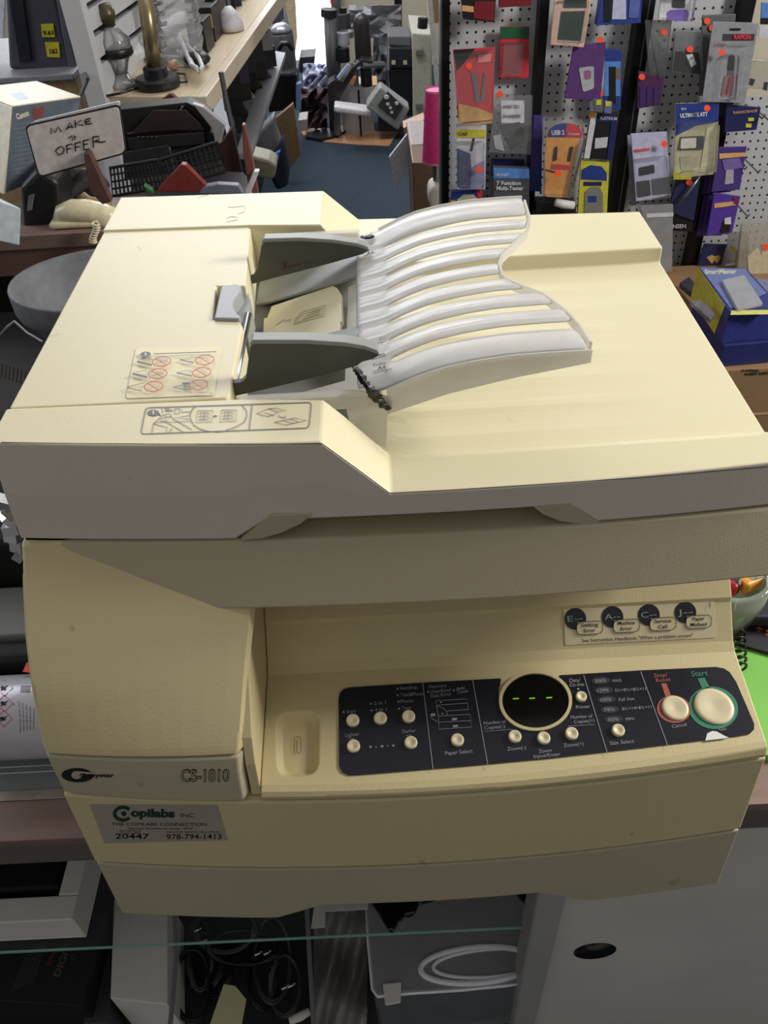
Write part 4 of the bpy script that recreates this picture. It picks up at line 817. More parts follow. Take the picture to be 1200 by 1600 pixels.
pack('audio_connector_card', 'large grey card with a black and brown audio plug in the third bay', 'packet', [(1114,34),(1186,36),(1164,161),(1097,159)], 2.56, .004, C('pack_cool_grey',148,150,158), dots=[(1128,82)],
     deco=[([(1130,53),(1179,53),(1178,63),(1129,63)], DGR), ([(1146,54),(1174,54),(1174,62),(1145,62)], DRED), (rrect([(1139,86),(1148,86),(1146,110),(1136,110)], 3), BK, 'black_plug_body'), ([(1138,110),(1146,110),(1146,118),(1136,118)], CHR, 'plug_collar'), (rrect([(1132,118),(1148,118),(1142,151),(1126,151)], 3), C('brown_mauve',140,96,104), 'brown_plug_body'), ([(1138,120),(1141,120),(1136,148),(1133,148)], DRED), ([(1141,44),(1157,44),(1157,47),(1141,47)], BK)], text=[('RAPION', (1147,61), (1173,61), 7, C('bright_red_print',230,70,90), .03), ('LYNX', (1116,72), (1136,72), 4, DRED), ('Connector', (1140,72), (1171,72), 4, GRY)], blist=([(1128,84),(1152,84),(1146,154),(1122,154)], .022))
pack('lint_brush_packet', 'blue topped blister holding a pale lamp and coiled cord in the third bay', 'packet', [(1056,162),(1124,160),(1118,272),(1052,280)], 2.57, .006, BEI, dots=[(1105,169)],
     deco=[([(1056,162),(1124,160),(1122,190),(1088,196),(1056,212)], BLU), (rrect([(1062,214),(1100,212),(1098,234),(1058,235)], 3), DGR, 'dark_sleeve'), (rrect([(1064,216),(1088,215),(1087,231),(1063,232)], 2), C('pale_label',216,214,200)), (rrect([(1062,244),(1090,243),(1088,264),(1064,266)], 5), C('putty',176,172,146), 'putty_handle'), ([(1104,200),(1118,198),(1112,255),(1094,262)], C('cream_cord',204,200,166), 'coiled_cord'), ([(1052,268),(1080,266),(1080,280),(1052,280)], YEL)], text=[('ULTIMATE ATT', (1063,184), (1106,181), 6, WHT, .05), ('50+', (1064,172), (1073,172), 4, WHT)], blist=([(1060,192),(1120,190),(1115,264),(1056,268)], .03))
pack('adapter_card', 'pale lavender card with a dark plug block at the foot of the third bay', 'packet', [(986,209),(1042,206),(1048,306),(994,315)], 2.58, .004, LAV, dots=[(1038,225)], deco=[([(991,234),(1015,231),(1015,235),(991,238)], C('red_line',206,90,80)), (rrect([(998,262),(1022,257),(1023,270),(998,275)], 2), BK, 'dark_plug'), (rrect([(994,284),(1015,281),(1017,305),(996,309)], 2), DGR, 'plug_block'), (rrect([(1018,280),(1046,276),(1047,302),(1020,305)], 2), C('block_grey',84,86,94), 'plug_block')], blist=([(990,248),(1040,242),(1046,304),(996,312)], .02))
pack('adapter_card', 'second pale card standing just behind the lavender adapter card', 'packet', [(980,212),(990,210),(996,320),(986,322)], 2.64, .004, C('lav2',150,152,176))
pack('pen_packet', 'dark blue packet with a silver pen across it beneath the blue blister', 'packet', [(1058,282),(1094,282),(1084,345),(1044,330)], 2.60, .008, C('pack_deep_blue',40,46,84), dots=[(1077,285)])
build(MB().tube([at_y(1056,322,2.575), at_y(1073,304,2.575), at_y(1094,275,2.575)], [.004,.005,.004], 10), 'silver_pen', SILV2, None, smooth=True, label='slim silver and black pen hanging diagonally over the dark blue packet', cat='pen')
pack('zip_bag', 'milky zip bag hanging below the lavender adapter card', 'packet', [(1000,322),(1052,320),(1050,425),(1030,425)], 2.57, .01, film('milky_bag', (206,208,214), .6, .2, .3), deco=[([(1010,334),(1052,332),(1052,338),(1010,340)], WHT)])
pack('speaker_packet', 'black packet with small white lettering beneath the silver pen', 'packet', [(1056,318),(1088,300),(1082,362),(1050,361)], 2.61, .01, BK, text=[('JENSEN', (1044,357), (1072,356), 6, WHT)])
pack('bulb_card', 'small navy card with two yellow dots at the top of the right bay', 'packet', [(1136,163),(1189,168),(1182,203),(1132,207)], 2.58, .006, NBL, deco=[(R(1169,184,1178,189), YEL), (R(1165,193,1174,199), YEL)], text=[('RADIOSHOP', (1146,178), (1184,175), 4, TAN)])
for j in range(3):
    pack('connector_card', ['purple card with a grey plug, front of the upper stack in the right bay','middle purple card of the upper stack in the right bay','rearmost purple card of the upper stack in the right bay'][j], 'packet', [(1124-7*j,230+2*j),(1167-7*j,229+2*j),(1156-7*j,296+2*j),(1112-7*j,300+2*j)], 2.565+.028*j, .004, PUR if j == 1 else VIO, group='purple cards of the upper stack', deco=[] if j else [([(1124,240),(1166,238),(1165,244),(1124,248)], TAN), ([(1135,262),(1146,260),(1146,286),(1132,288)], C('plug_grey',172,172,180)), ([(1128,250),(1155,246),(1160,262),(1132,266)], C('pale_purple',118,102,170))])
for j in range(3):
    pack('connector_card', ['violet card with a black plug, front of the lower stack in the right bay','middle violet card of the lower stack in the right bay','rearmost violet card of the lower stack in the right bay'][j], 'packet', [(1116-8*j,301+2*j),(1157-8*j,307+2*j),(1144-8*j,364+2*j),(1104-8*j,369)], 2.565+.028*j, .004, C('bright_violet',84,54,160) if j == 0 else VIO, group='violet cards of the lower stack', deco=[] if j else [([(1116,318),(1152,314),(1151,320),(1116,325)], TAN), ([(1130,345),(1142,342),(1140,362),(1124,364)], BK), ([(1132,341),(1142,339),(1142,350),(1132,350)], WHT), ([(1146,308),(1155,310),(1152,320),(1146,318)], C('dull_red',120,50,80))])
pack('connector_card', 'small navy card with two gold plugs above the blue boxes', 'packet', [(1100,381),(1136,382),(1127,414),(1091,415)], 2.62, .004, NBL, deco=[([(1104,402),(1112,398),(1120,402),(1112,412)], C('gold_plug',190,160,90)), ([(1114,402),(1122,398),(1126,402),(1120,412)], C('gold_plug',190,160,90))])
for (u, v) in [(1165,163),(1180,170),(1140,240),(1160,245),(1145,312)]:
    a = at_y(u, v, PY); p = at_y(u+26, v-5, PY-.14); build(MB().tube([a, Vector((a.x, PY-.14, a.z)), Vector((a.x, PY-.15, a.z+.012))], .0022, 6), 'peg_hook', HOOK, None, label='thin wire hook standing out from the right pegboard bay', cat='hook', group='hooks of the right bay')
pack('photo_card', 'blue and black picture card on the cream wall, top right', 'card', [(1190,4),(1215,4),(1213,38),(1188,38)], 2.66, .004, LBL, deco=[([(1189,28),(1214,28),(1213,38),(1188,38)], BK)])
pack('paper_notice', 'white paper notice under the picture card at the right edge', 'paper', [(1187,40),(1216,40),(1214,60),(1185,60)], 2.66, .003, WHT)
pack('parts_bag', 'clear bag with metal tipped white cords at the right edge', 'packet', [(1172,92),(1216,96),(1212,142),(1166,138)], 2.60, .015, film('bag_film3', (220,218,206), .5, .15, .3), deco=[([(1172,122),(1180,124),(1176,134),(1170,132)], CHR, 'metal_tip'), ([(1194,128),(1200,128),(1198,142),(1192,140)], CHR, 'metal_tip')])
pack('wall_plate_bag', 'bag of beige wall plates with an orange dot at the right edge', 'packet', [(1160,352),(1220,350),(1220,450),(1150,440)], 2.55, .02, film('bag_film4', (220,216,200), .45, .15, .3), dots=[(1197,386)], deco=[([(1168,400),(1184,386),(1196,412),(1188,442),(1170,436)], C('beige_plate',206,196,166), 'wall_plate'), ([(1190,392),(1212,392),(1212,442),(1192,440)], C('beige_plate',206,196,166), 'wall_plate')])
pack('wall_plate_bag', 'bag of small beige parts with a yellow dot beside the navy card', 'packet', [(1140,366),(1168,364),(1172,410),(1134,416)], 2.60, .015, film('bag_film5', (200,200,196), .4, .15, .3), deco=[([(1143,386),(1149,387),(1150,394),(1144,394)], YEL, 'yellow_sticker'), ([(1150,392),(1168,384),(1170,408),(1148,412)], C('beige_parts',180,172,146), 'beige_parts')])
# shelf of boxes at the foot of the board
ZS = at_y(1130, 520, 2.25).z
def obj_box(name, T, B, m, label, cat, deco=(), text=(), bev=.002):
    """a carton from its four top px corners with heights, dropped by B metres"""
    r = thing(name, label, cat, Vector((sum(p.x for p in T)/4, sum(p.y for p in T)/4, T[0].z-B)))
    build(MB().prism(T, (0, 0, -B)), 'carton', m, r, bev); return r
zt_ = -.30
T = [at_z(u, v, zt_) for u, v in [(1140,487),(1091,417),(1166,419),(1222,480)]]
bb = obj_box('memory_card_carton', T, .10, C('box_blue',48,56,130), 'blue and yellow carton with a clear pouch on top, upper of two on the right', 'box')
S_ = lambda u, v: at_z(u, v, zt_+.0012)
decal(D2().poly((1093,418),(1165,420),(1172,430),(1198,458),(1142,482)), 'top_print', S_, C('box_periwinkle',112,124,178), bb)
decal(D2().text('SmartMaster', (1101,428), (1151,427), 7, .03), 'carton_lettering', S_, C('pale_yellow_print',216,212,190), bb, off=.001)
decal(D2().poly((1143,485),(1200,484),(1200,491),(1141,492)), 'yellow_flash', lambda u, v: at_z(u, v, zt_+.0013), C('box_yellow',214,212,120), bb)
L0, L1 = T[0], T[1]
sd = [L1+Vector((-.001,0,0)), L0+(L1-L0)*.12+Vector((-.001,0,0)), L0+(L1-L0)*.2+Vector((-.001,0,-.10)), L1+Vector((-.001,0,-.10))]
build(MB().prism(sd, (-.0008, 0, 0)), 'yellow_side_print', C('box_olive_yellow',196,190,70), bb)
sdc = MB()
build(MB().prism([at_z(u, v, zt_+.012) for u, v in rrect([(1128,437),(1163,429),(1193,474),(1152,482)], 3)], (0,0,-.010)), 'clear_pouch', film('pouch_top', (215,218,228), .7, .2, .25), None, .002, label='pale clear pouch lying on top of the blue and yellow carton', cat='pouch')
T2 = [p+Vector((.004,-.012,-.1005)) for p in T]; obj_box('memory_card_carton', T2, .07, C('box_dark_blue',38,44,104), 'dark blue carton, the lower one of two on the right', 'box')
T3 = [at_z(u, v, zt_-.02) for u, v in [(1216,478),(1172,432),(1200,436),(1240,470)]]; obj_box('memory_card_carton', T3, .09, C('box_greyblue',120,128,160), 'pale blue carton cut by the right edge of the photo', 'box')
zc3 = T2[0].z-.0715
cbx = thing('cardboard_carton', 'large brown cardboard carton under the blue cartons on the right', 'box', (1.35, 2.2, FZ))
y0_ = T[0].y-.03; x0_ = T[0].x-.25
CARD = mat('brown_cardboard', (150, 118, 84), .8, var=.06, vs=12); 
build(MB().box(x0_, 1.9, y0_, PY-.062, FZ, zc3), 'carton', CARD, cbx, .003)
decal(D2().text('UP ANTENNA', (1158,581), (1186,581), 4, .03).text('RABBIT EARS', (1164,587), (1200,585), 4, .03), 'carton_lettering', lambda u, v: at_y(u, v, y0_-.001), INK, cbx)
build(MB().box(x0_+.01, 1.9, y0_-.002, y0_, zc3-.165, zc3-.158), 'carton_fold', mat('pale_fold', (190,160,120), .8), cbx)
build(MB().prism([at_z(u, v, zc3+.03) for u, v in [(1075,440),(1100,470),(1120,500),(1100,470)][:3]]+[at_z(1060,450,zc3+.03)], (0,0,.02)), 'dark_pouch', C('pouch_dark',60,60,70), None, .004, label='dark crumpled pouch wedged left of the blue cartons', cat='pouch')
build(MB().prism([at_z(u, v, zt_-.02) for u, v in [(1078,470),(1095,468),(1118,490),(1110,500)]], (0,0,-.012)), 'clear_case', film('clear_case', (160,160,176), .5, .1, .3), None, .002, label='small clear grey case beside the yellow side of the blue carton', cat='case')
# ================================================================== LEFT SHELVING
SHW = mat('pale_shelf_wood', (196, 180, 152), .6, var=.08, vs=6, wood='y'); WPOST = mat('white_laminate', (196,196,200), .5, var=.03)
ZSH = .20
gd = thing('slatwall_shelf_unit', 'white slatwall shelf unit with a pale wooden shelf on the left', 'shelf unit', (-.6, 2.9, FZ))
SH = [at_z(162,151,ZSH), at_z(306,151,ZSH), at_z(424,-4,ZSH), at_z(448,-36,ZSH), at_z(392,-36,ZSH), at_z(205,94,ZSH)]
build(MB().prism(SH, (0,0,-.042)), 'wooden_shelf', SHW, gd, .002)
e0, e1 = at_z(306,151,ZSH), at_z(448,-36,ZSH); dr = (e1-e0).normalized(); nr = Vector((dr.y, -dr.x, 0))
build(MB().prism([e0, e1, e1+nr*.03, e0+nr*.03], (0,0,-.05)), 'shelf_edge_rail', mat('pale_rail', (204,190,168), .4, var=.05), gd, .003)
pa = at_z(166,152,ZSH); wdir = (at_z(410,-66,ZSH)-pa); wdir.z = 0; wdir.normalize(); wn = Vector((wdir.y, -wdir.x, 0))
slat = MB(); zq = -.2
slots = [at_y(150, 100, pa.y).z, at_y(141,57,pa.y).z, at_y(134,14,pa.y).z]
zs_ = [FZ, ZSH-.05, ZSH+.012]+[z for s_ in sorted(slots) for z in (s_-.006, s_+.006)]+[.9]
for i in range(0, len(zs_)-1, 2) if False else []: pass
base = [pa, pa+wdir*2.0, pa+wdir*2.0-wn*.02, pa-wn*.02]
def wallbit(z0, z1, o=0.): 
    return MB().prism([Vector((p.x, p.y, z0))-wn*o for p in base], (0,0,z1-z0))
prev = -.04; mbw = MB()
for s_ in sorted(slots)+[None]:
    z1 = s_-.008 if s_ else .9; b_ = [Vector((p.x,p.y,prev)) for p in base]; mbw.prism(b_, (0,0,z1-prev)); prev = (s_+.008) if s_ else 0
build(mbw, 'slatwall_panel', WPOST, gd)
build(MB().prism([Vector((p.x,p.y,-.04))-wn*.022 for p in base], (0,0,.94)), 'slat_backing', mat('slot_dark', (40,40,44), .7), gd)
py_ = pa.y-.01; ex = at_y(131,0,py_)
p0 = at_y(96,0,py_); xa, xb = at_y(118,80,py_).x, at_y(149,80,py_).x
build(MB().box(xa, xb, py_-.02, py_+.03, FZ, .9), 'end_post', WPOST, gd, .002)
p = at_y(133,115,py_-.022); build(MB().tube([p, at_y(137,124,py_-.04)], .006, 8).tube([at_y(137,124,py_-.03), at_y(118,168,py_-.03)], .005, 8), 'post_latch', SILV2, gd)
# goods on the wooden shelf
def on(u, v, dz=0.): p = at_z(u, v, ZSH); return Vector((p.x, p.y, ZSH+.001+dz))
BRASS = mat('brushed_brass', (158,146,112), .3, .8); CRY = film('crystal_glass', (226,230,236), .34, .06, .3)
o = on(192,134); h = lambda v: at_y(180, v, o.y).z-o.z
l = thing('glass_lamp', 'clear glass lamp base with a bulb socket beside the white end post', 'lamp', o)
o = at_z(193,133,ZSH)
build(MB().lathe([(.055,0),(.058,.008),(.03,.02),(.022,.03)], (o.x,o.y,ZSH+.001), n=24), 'lamp_foot', CRY, l, smooth=True)
zt1 = at_y(185,80,o.y).z; zt2 = at_y(182,42,o.y).z; zt3 = at_y(178,5,o.y).z
build(MB().lathe([(.02,.03),(.03,.06),(.045,zt1-ZSH),(.048,(zt1+zt2)/2-ZSH),(.02,zt2-ZSH),(.016,zt2-ZSH+.004)], (o.x,o.y,ZSH), n=24), 'lamp_body', CRY, l, smooth=True)
build(MB().lathe([(.045,0),(.05,.006),(.05,.02),(.045,.026)], (o.x,o.y,zt1-.012), n=28), 'black_collar', BLACKP, l, smooth=True)
build(MB().lathe([(.017,0),(.019,.02),(.024,.022),(.024,.04),(.019,.045),(.018,zt3-zt2)], (o.x,o.y,zt2), n=20), 'lamp_socket', mat('old_socket_brass', (96,90,70), .4, .6), l, smooth=True)
o = at_z(248,136,ZSH)
l = thing('brass_lamp', 'tall brass lamp pole on a round black foot near the shelf edge', 'lamp', (o.x,o.y,ZSH))
build(MB().lathe([(.062,0),(.064,.006),(.064,.022),(.058,.028),(.034,.030),(.034,.05),(.028,.056),(.0001,.056)], (o.x,o.y,ZSH+.001), n=32), 'lamp_foot', mat('black_satin', (28,28,32), .35), l, smooth=False)
t0 = Vector((o.x,o.y,ZSH+.055)); t1 = at_y(225,-14,o.y+.02); build(MB().tube([t0, t0.lerp(t1,.5), t1], [.021,.021,.021], 16), 'lamp_pole', BRASS, l, smooth=True)
o = at_z(288,96,ZSH); r = on(300,96)-on(277,96)
l = thing('crystal_vase', 'tall cut crystal glass vase behind the brass lamp', 'vase', (o.x,o.y,ZSH))
zt1 = at_y(280,-12,o.y).z-ZSH; prof = [(.06,0),(.075,.01),(.062,.03),(.072,.06)]; n_ = 9
for i in range(n_): prof.append((.072+(.004 if i % 2 else -.003), .06+(zt1-.06)*(i+1)/n_))
build(MB().lathe(prof, (o.x,o.y,ZSH+.001), n=20), 'vase_body', CRY, l)
build(MB().tube([on(206,108,.03), on(262,74,.05), on(292,62,.06)], .026, 16), 'paper_tube', WHT, None, smooth=True, label='white paper tube lying across the shelf behind the brass pole', cat='tube')
def cord(px, z0, r_, m, name, label, cat='cable'):
    return build(MB().tube([on(u, v, z0+.004*(i % 2)) for i, (u, v) in enumerate(px)], r_, 6), name, m, None, smooth=True, label=label, cat=cat)
cord([(168,88),(172,105),(190,120),(212,132),(216,142),(190,152),(168,154),(160,148),(166,136),(176,126)], .006, .0035, CAB, 'power_cable', 'black lamp cord looping over the front of the wooden shelf')
cord([(180,102),(205,108),(225,97),(250,93),(270,97)], .006, .0035, CAB, 'power_cable', 'black cord running behind the brass lamp foot')
cord([(272,118),(290,122),(293,132),(275,136),(262,128)], .006, .003, CAB, 'power_cable', 'short black cord curl right of the brass lamp foot')
wc = [(280,62),(276,68),(290,90),(300,108),(306,122),(314,130),(320,124),(314,110),(300,95),(285,75),(296,108),(304,128),(312,132)]
build(MB().tube([on(u, v, .02+.002*i) for i, (u, v) in enumerate(wc)], .0065, 7), 'power_cable', WHT, None, smooth=True, label='bundled white power cord at the shelf corner', cat='cable')
build(MB().tube([on(247,97,.02), on(262,100,.02), on(288,104,.022)], .006, 8), 'white_rod', WHT, None, smooth=True, label='slim white plastic handle lying behind the black lamp foot', cat='handle')
build(MB().sphere(on(272,110,.014), .02, .8,1,.7, 12), 'pink_bulb', C('pale_pink',214,170,150), None, smooth=True, label='small pale pink bulb beside the black lamp foot', cat='bulb')
build(MB().sphere(on(310,104,.02), .035, 1.2,1,.6, 12), 'black_adapter', BK, None, smooth=True, label='dark coiled adapter right of the crystal vase', cat='adapter')
bxs = [((318,78),.09,.055,BK,'black tape case standing upright beside the crystal vase'),((330,60),.10,.06,C('case_black2',34,30,30),'black tape case with a brown window on the wooden shelf'),((341,50),.11,.03,C('case_black3',22,22,24),'slim black tape case, second from the white desk lamp'),((348,44),.11,.025,C('case_black4',40,38,42),'slim dark tape case next to the white desk lamp')]
for (u, v), hh, ww, m, lb in bxs:
    p = on(u, v); b_ = thing('tape_case', lb, 'tape case', p, 'tape cases on the wooden shelf')
    build(MB().obox(p+Vector((0,0,hh/2)), ww, .11, hh, math.atan2(dr.y, dr.x)-math.pi/2), 'case_body', m, b_, .002)
    if 'window' in lb: build(MB().obox(p+Vector((0,-.062,hh*.62)), ww*.8, .002, hh*.4, math.atan2(dr.y, dr.x)-math.pi/2), 'case_window', TAN, b_)
p = on(362,48); dl = thing('desk_lamp', 'small white desk lamp head lying on the far part of the shelf', 'lamp', p)
build(MB().lathe([(.045,0),(.043,.02),(.03,.05),(.012,.07),(.0001,.072)], p+Vector((0,0,.002)), n=20), 'lamp_head', WHT, dl, smooth=True)
for i in range(6):
    p = on(380+i*5.2, 25-i*9); build(MB().obox(p+Vector((-.07,.02,.045)), .05, .1, .09+.01*(i % 3), .2*i), 'stacked_case', BK if i % 2 else C('case_blue',46,52,90), None, .002, label=('black' if i % 2 else 'dark blue')+' case in the far row on the wooden shelf', cat='case', group='black cases in the far row' if i % 2 else 'dark blue cases in the far row')
# media rack below the shelf
def shp(u, v, z): return at_z(u, v, z)
ZL = -.15
lo = [at_z(368,240,ZL), at_z(392,240,ZL), at_z(446,82,ZL), at_z(420,78,ZL)]
build(MB().prism(lo, (0,0,-.02)), 'lower_shelf', mat('grey_shelf_board', (140,142,148), .5), gd, .001)
build(MB().prism([at_z(300,240,-.3), at_z(345,240,-.3), at_z(402,75,-.3), at_z(380,75,-.3)], (0,0,-.55)), 'lower_body', C('rack_dark',34,34,38), gd)
build(MB().tube([at_y(345,112,2.35), at_y(352,150,2.35), at_y(362,196,2.35)], .007, 8), 'rack_edge', SILV2, gd)
rr = random.Random(21)
k = 0
for cx0, cy0 in [(352,108),(364,86),(376,70),(390,54),(404,36)]:
    for row in range(4):
        u = cx0+row*7-2+(row % 2)*3; v = cy0+row*27-4; 
        if v > 190 or u > 420: continue
        p = at_z(u, v, .06-row*.08); w_ = .06
        col = [BK, C('case_black2',34,30,30), C('case_slate',54,56,64), C('case_white_edge',176,176,182), C('case_violet',76,64,90)][[0,1,0,2,0,4,1,3,0,2][k % 10]]
        kind = {'pack_black':'black','case_black2':'brownish black','case_slate':'slate grey','case_white_edge':'pale edged','case_violet':'dull violet'}[col.name]
        build(MB().obox(p, w_, .09, .085, .35+rr.uniform(-.1,.1)), 'media_case', col, None, .002, label=kind+' media case stacked in the rack under the wooden shelf', cat='media case', group=kind+' media cases in the rack'); k += 1
# black equipment heap below the wooden shelf
HB2 = C('heap_black',26,26,28); BRN = C('dark_walnut',64,40,36)
build(MB().prism([at_z(u, v, -.06) for u, v in [(172,290),(130,236),(345,232),(395,285),(395,330),(120,335)]], (0,0,-.28)), 'low_table', C('table_dark',52,50,52), None, .004, label='dark low table heaped with equipment under the wooden shelf', cat='table')
prn = thing('tape_deck', 'wide black tape deck lying tilted behind the handwritten sign', 'tape deck', at_z(255,235,-.05))
def face(pts, y, t, m, name, parent=None, bev=.002, **k): return build(MB().prism([at_y(u, v, y) for u, v in pts], (0, t, 0)), name, m, parent, bev, **k)
face([(180,172),(292,160),(330,180),(326,224),(188,238)], 2.02, .05, HB2, 'deck_body', prn)
face([(197,208),(264,201),(266,203),(199,211)], 2.012, .006, SILV2, 'deck_rail', prn); face([(264,203),(284,165),(287,167),(268,205)], 2.012, .006, SILV2, 'deck_rail', prn)
face([(198,216),(318,206),(320,226),(202,235)], 2.010, .01, C('deck_panel',38,38,40), 'deck_panel', prn)
for i in range(5): face([(214+i*7,213.5),(218+i*7,213),(218+i*7,215),(214+i*7,215.5)], 2.006, .004, SILV2, 'deck_button', prn)
face([(205,208),(240,172),(290,172),(312,192),(318,204),(268,204)], 2.006, .003, C('deck_lid',44,34,34), 'deck_lid', prn)
def basket(px, y, label, n1=10):
    b = thing('wire_basket', label, 'basket', at_y(sum(p[0] for p in px)/4, max(p[1] for p in px), y)); P = [at_y(u, v, y) for u, v in px]
    build(MB().tube(P, .004, 6, True), 'basket_rim', HB2, b)
    m = MB()
    for i in range(1, n1): a = P[0].lerp(P[1], i/n1); c = P[3].lerp(P[2], i/n1); m.tube([a, c], .0022, 5)
    for i in range(1, 4): m.tube([P[0].lerp(P[3], i/4), P[1].lerp(P[2], i/4)], .0022, 5)
    build(m, 'basket_wires', HB2, b); build(MB().prism([p+Vector((0,.12,-.01)) for p in P], (0,.01,0)), 'basket_contents', C('basket_inner',44,46,50), b); return b
basket([(172,262),(246,250),(258,292),(176,306)], 1.86, 'black wire basket right of the brown stick of the sign', 13)
basket([(250,250),(340,222),(352,268),(262,290)], 1.90, 'black wire basket under the tape deck with grey mesh inside', 12)
for i, (pts, y, m, lb) in enumerate([([(300,162),(318,168),(352,196),(350,204),(345,224),(337,226),(330,200)], 2.0, C('foil_grey',150,148,150), 'crumpled grey foil packet right of the tape deck'),
    ([(345,224),(362,200),(378,270),(350,268)], 1.95, BRN, 'dark walnut board standing right of the wire baskets'),
    ([(244,300),(283,257),(290,258),(322,290),(310,300)], 1.80, C('brick_red',122,48,44), 'brick red triangular panel at the back edge of the copier'),
    ([(250,158),(266,146),(276,155),(272,160)], 2.2, C('brick_red2',96,44,42), 'small dark red corner showing under the wooden shelf'),
    ([(316,292),(340,288),(372,290),(380,303),(310,303)], 1.80, C('blue_grey_film',112,118,136), 'blue grey plastic sheet behind the copier'),
    ([(224,290),(238,298),(240,303),(228,302)], 1.80, C('leaf_green',50,104,66), 'small green plastic scrap behind the copier'),
    ([(378,195),(383,196),(397,262),(478,785),(460,785),(380,240)], 1.93, C('reddish_wood',120,74,70), 'thin reddish wooden rail leaning right of the walnut board'),
    ([(396,268),(405,268),(392,300),(484,785),(468,785),(383,300)], 1.92, WHT, 'white plastic strip standing beside the reddish rail')]):
    face(pts, y, .02, m, 'heap_piece' if False else lb.split()[-5] if False else ['foil_packet','walnut_board','red_board','red_tile','plastic_sheet','plastic_scrap','wooden_rail','plastic_strip'][i], None, .002, label=lb, cat=['packet','board','panel','panel','sheet','scrap','rail','strip'][i])
# sign
sg = thing('make_offer_sign', 'white card sign reading MAKE AN OFFER on a brown wooden stick', 'sign', at_y(150, 320, 1.60))
Q = rrect([(38,196),(187,162),(198,240),(60,279)], 9)
face(Q, 1.600, .006, C('sign_edge_black',36,36,40), 'sign_border', sg, .001)
Q2 = rrect([(41,199),(185,167),(195,238),(62,275)], 8); face(Q2, 1.597, .003, C('sign_card',216,206,204), 'sign_card', sg, 0)
face(rrect([(52,190),(186,158),(188,166),(46,200)], 3), 1.612, .004, WHT, 'sign_backing', sg, .001)
SS = lambda u, v: at_y(u, v, 1.5965)
d = D2(); W_ = 2.0
for pl_ in [[(80,209),(79,200),(86,207),(91,198),(96,206)], [(104,203),(109,192),(114,200)], [(106,199),(113,198)], [(118,200),(117,188)], [(127,188),(118,194),(130,196)], [(134,194),(133,187)], [(134,187),(142,185)], [(133,191),(141,189)], [(134,194),(144,193)],
    [(107,216),(112,212),(113,219),(117,218),(115,211),(119,215)], [(92,230),(87,236),(91,242),(98,240),(100,233),(96,229),(92,230)], [(105,240),(104,227)], [(104,227),(113,225)], [(104,233),(111,232)], [(118,237),(117,224)], [(117,224),(126,222)], [(117,230),(124,229)], [(131,234),(130,220)], [(130,220),(139,218)], [(130,226),(137,225)], [(131,234),(140,233)], [(146,231),(145,214)], [(145,214),(155,213),(154,219),(147,221)], [(148,221),(158,222),(165,221)]]: d.line(pl_, W_)
decal(d, 'sign_handwriting', SS, INK, sg, off=.001)
face([(130,240),(140,240),(174,316),(160,320),(140,300)], 1.575, .02, C('stick_brown',92,64,60), 'sign_stick', sg)
# phone and dark pieces on the brown back counter
ZC = at_y(80, 366, 1.85).z
bkc = thing('back_counter', 'brown laminate back counter at the left edge', 'counter', (-1.1, 2.0, FZ))
y1_ = 1.55; ztop = at_y(80, 366, 1.62).z
build(MB().box(-1.9, -.50, 1.62, 1.80, ztop-.03, ztop), 'counter_top', WOODB, bkc, .002)
zf = at_y(30, 432, 1.62).z; build(MB().box(-1.9, -.50, 1.625, 1.64, zf, ztop-.03), 'counter_front', mat('walnut_laminate', (104,78,68), .5, var=.2, vs=6, wood='x'), bkc)
build(MB().box(-1.85, -.55, 1.66, 1.79, FZ, ztop-.03), 'counter_base', C('base_black',20,18,18), bkc)
ph = thing('telephone', 'cream telephone with its handset resting on the brown back counter', 'telephone', at_z(130, 355, ztop))
yp = 1.66; A_ = [at_y(u, v, yp) for u, v in [(92,344),(98,336),(116,331),(140,332),(160,337),(188,348)]]
build(MB().tube([p for p in A_], [.013,.021,.025,.026,.026,.025], 14), 'handset', C('phone_cream',222,212,178,.25), ph, smooth=True)
b0 = at_z(78,361,ztop); b1 = at_z(190,356,ztop)
build(MB().box(b0.x, b1.x, 1.635, 1.70, ztop+.001, ztop+.016), 'phone_base', MATS['phone_cream'], ph, .009, 3)
cl_ = []
for i in range(60):
    a = i*.9; q = at_y(148+3*math.sin(i*.1), 348+i*.55, 1.60); cl_.append(q+Vector((.006*math.cos(a), .006*math.sin(a), 0)))
build(MB().tube(cl_, .0026, 5), 'coiled_cord', MATS['phone_cream'], ph, smooth=True)
build(MB().prism([at_y(u, v, 1.67) for u, v in [(34,361),(30,292),(58,262),(92,286),(96,330),(84,360)]], (0,.1,0)), 'black_telephone', HB2, None, .012, 3, label='black telephone base behind the cream handset', cat='telephone')
face([(44,306),(54,303),(50,328),(42,330)], 1.665, .002, C('grey_tag',120,122,126), 'paper_label', None, 0, label='small grey label on the black telephone', cat='label')
bgm = MB(); rows_ = []
for i in range(7):
    rows_.append([at_y(84+j*10-i*1.5, 262+i*9, 1.84+.03*math.sin(i*1.3+j*1.7)) for j in range(8)])
build(bgm.grid(rows_), 'grey_plastic_bag', C('bag_grey',98,96,98,.3), None, smooth=True, solid=.004, sub=1, label='crumpled grey plastic bag below the handwritten sign', cat='bag')
build(MB().tube([at_y(124,312,1.7), at_y(132,305,1.7), at_y(140,312,1.7), at_y(172,318,1.68)], .007, 8), 'loose_cable', C('tan_cord',150,124,100), None, smooth=True, label='short tan cord at the foot of the sign stick', cat='cable')
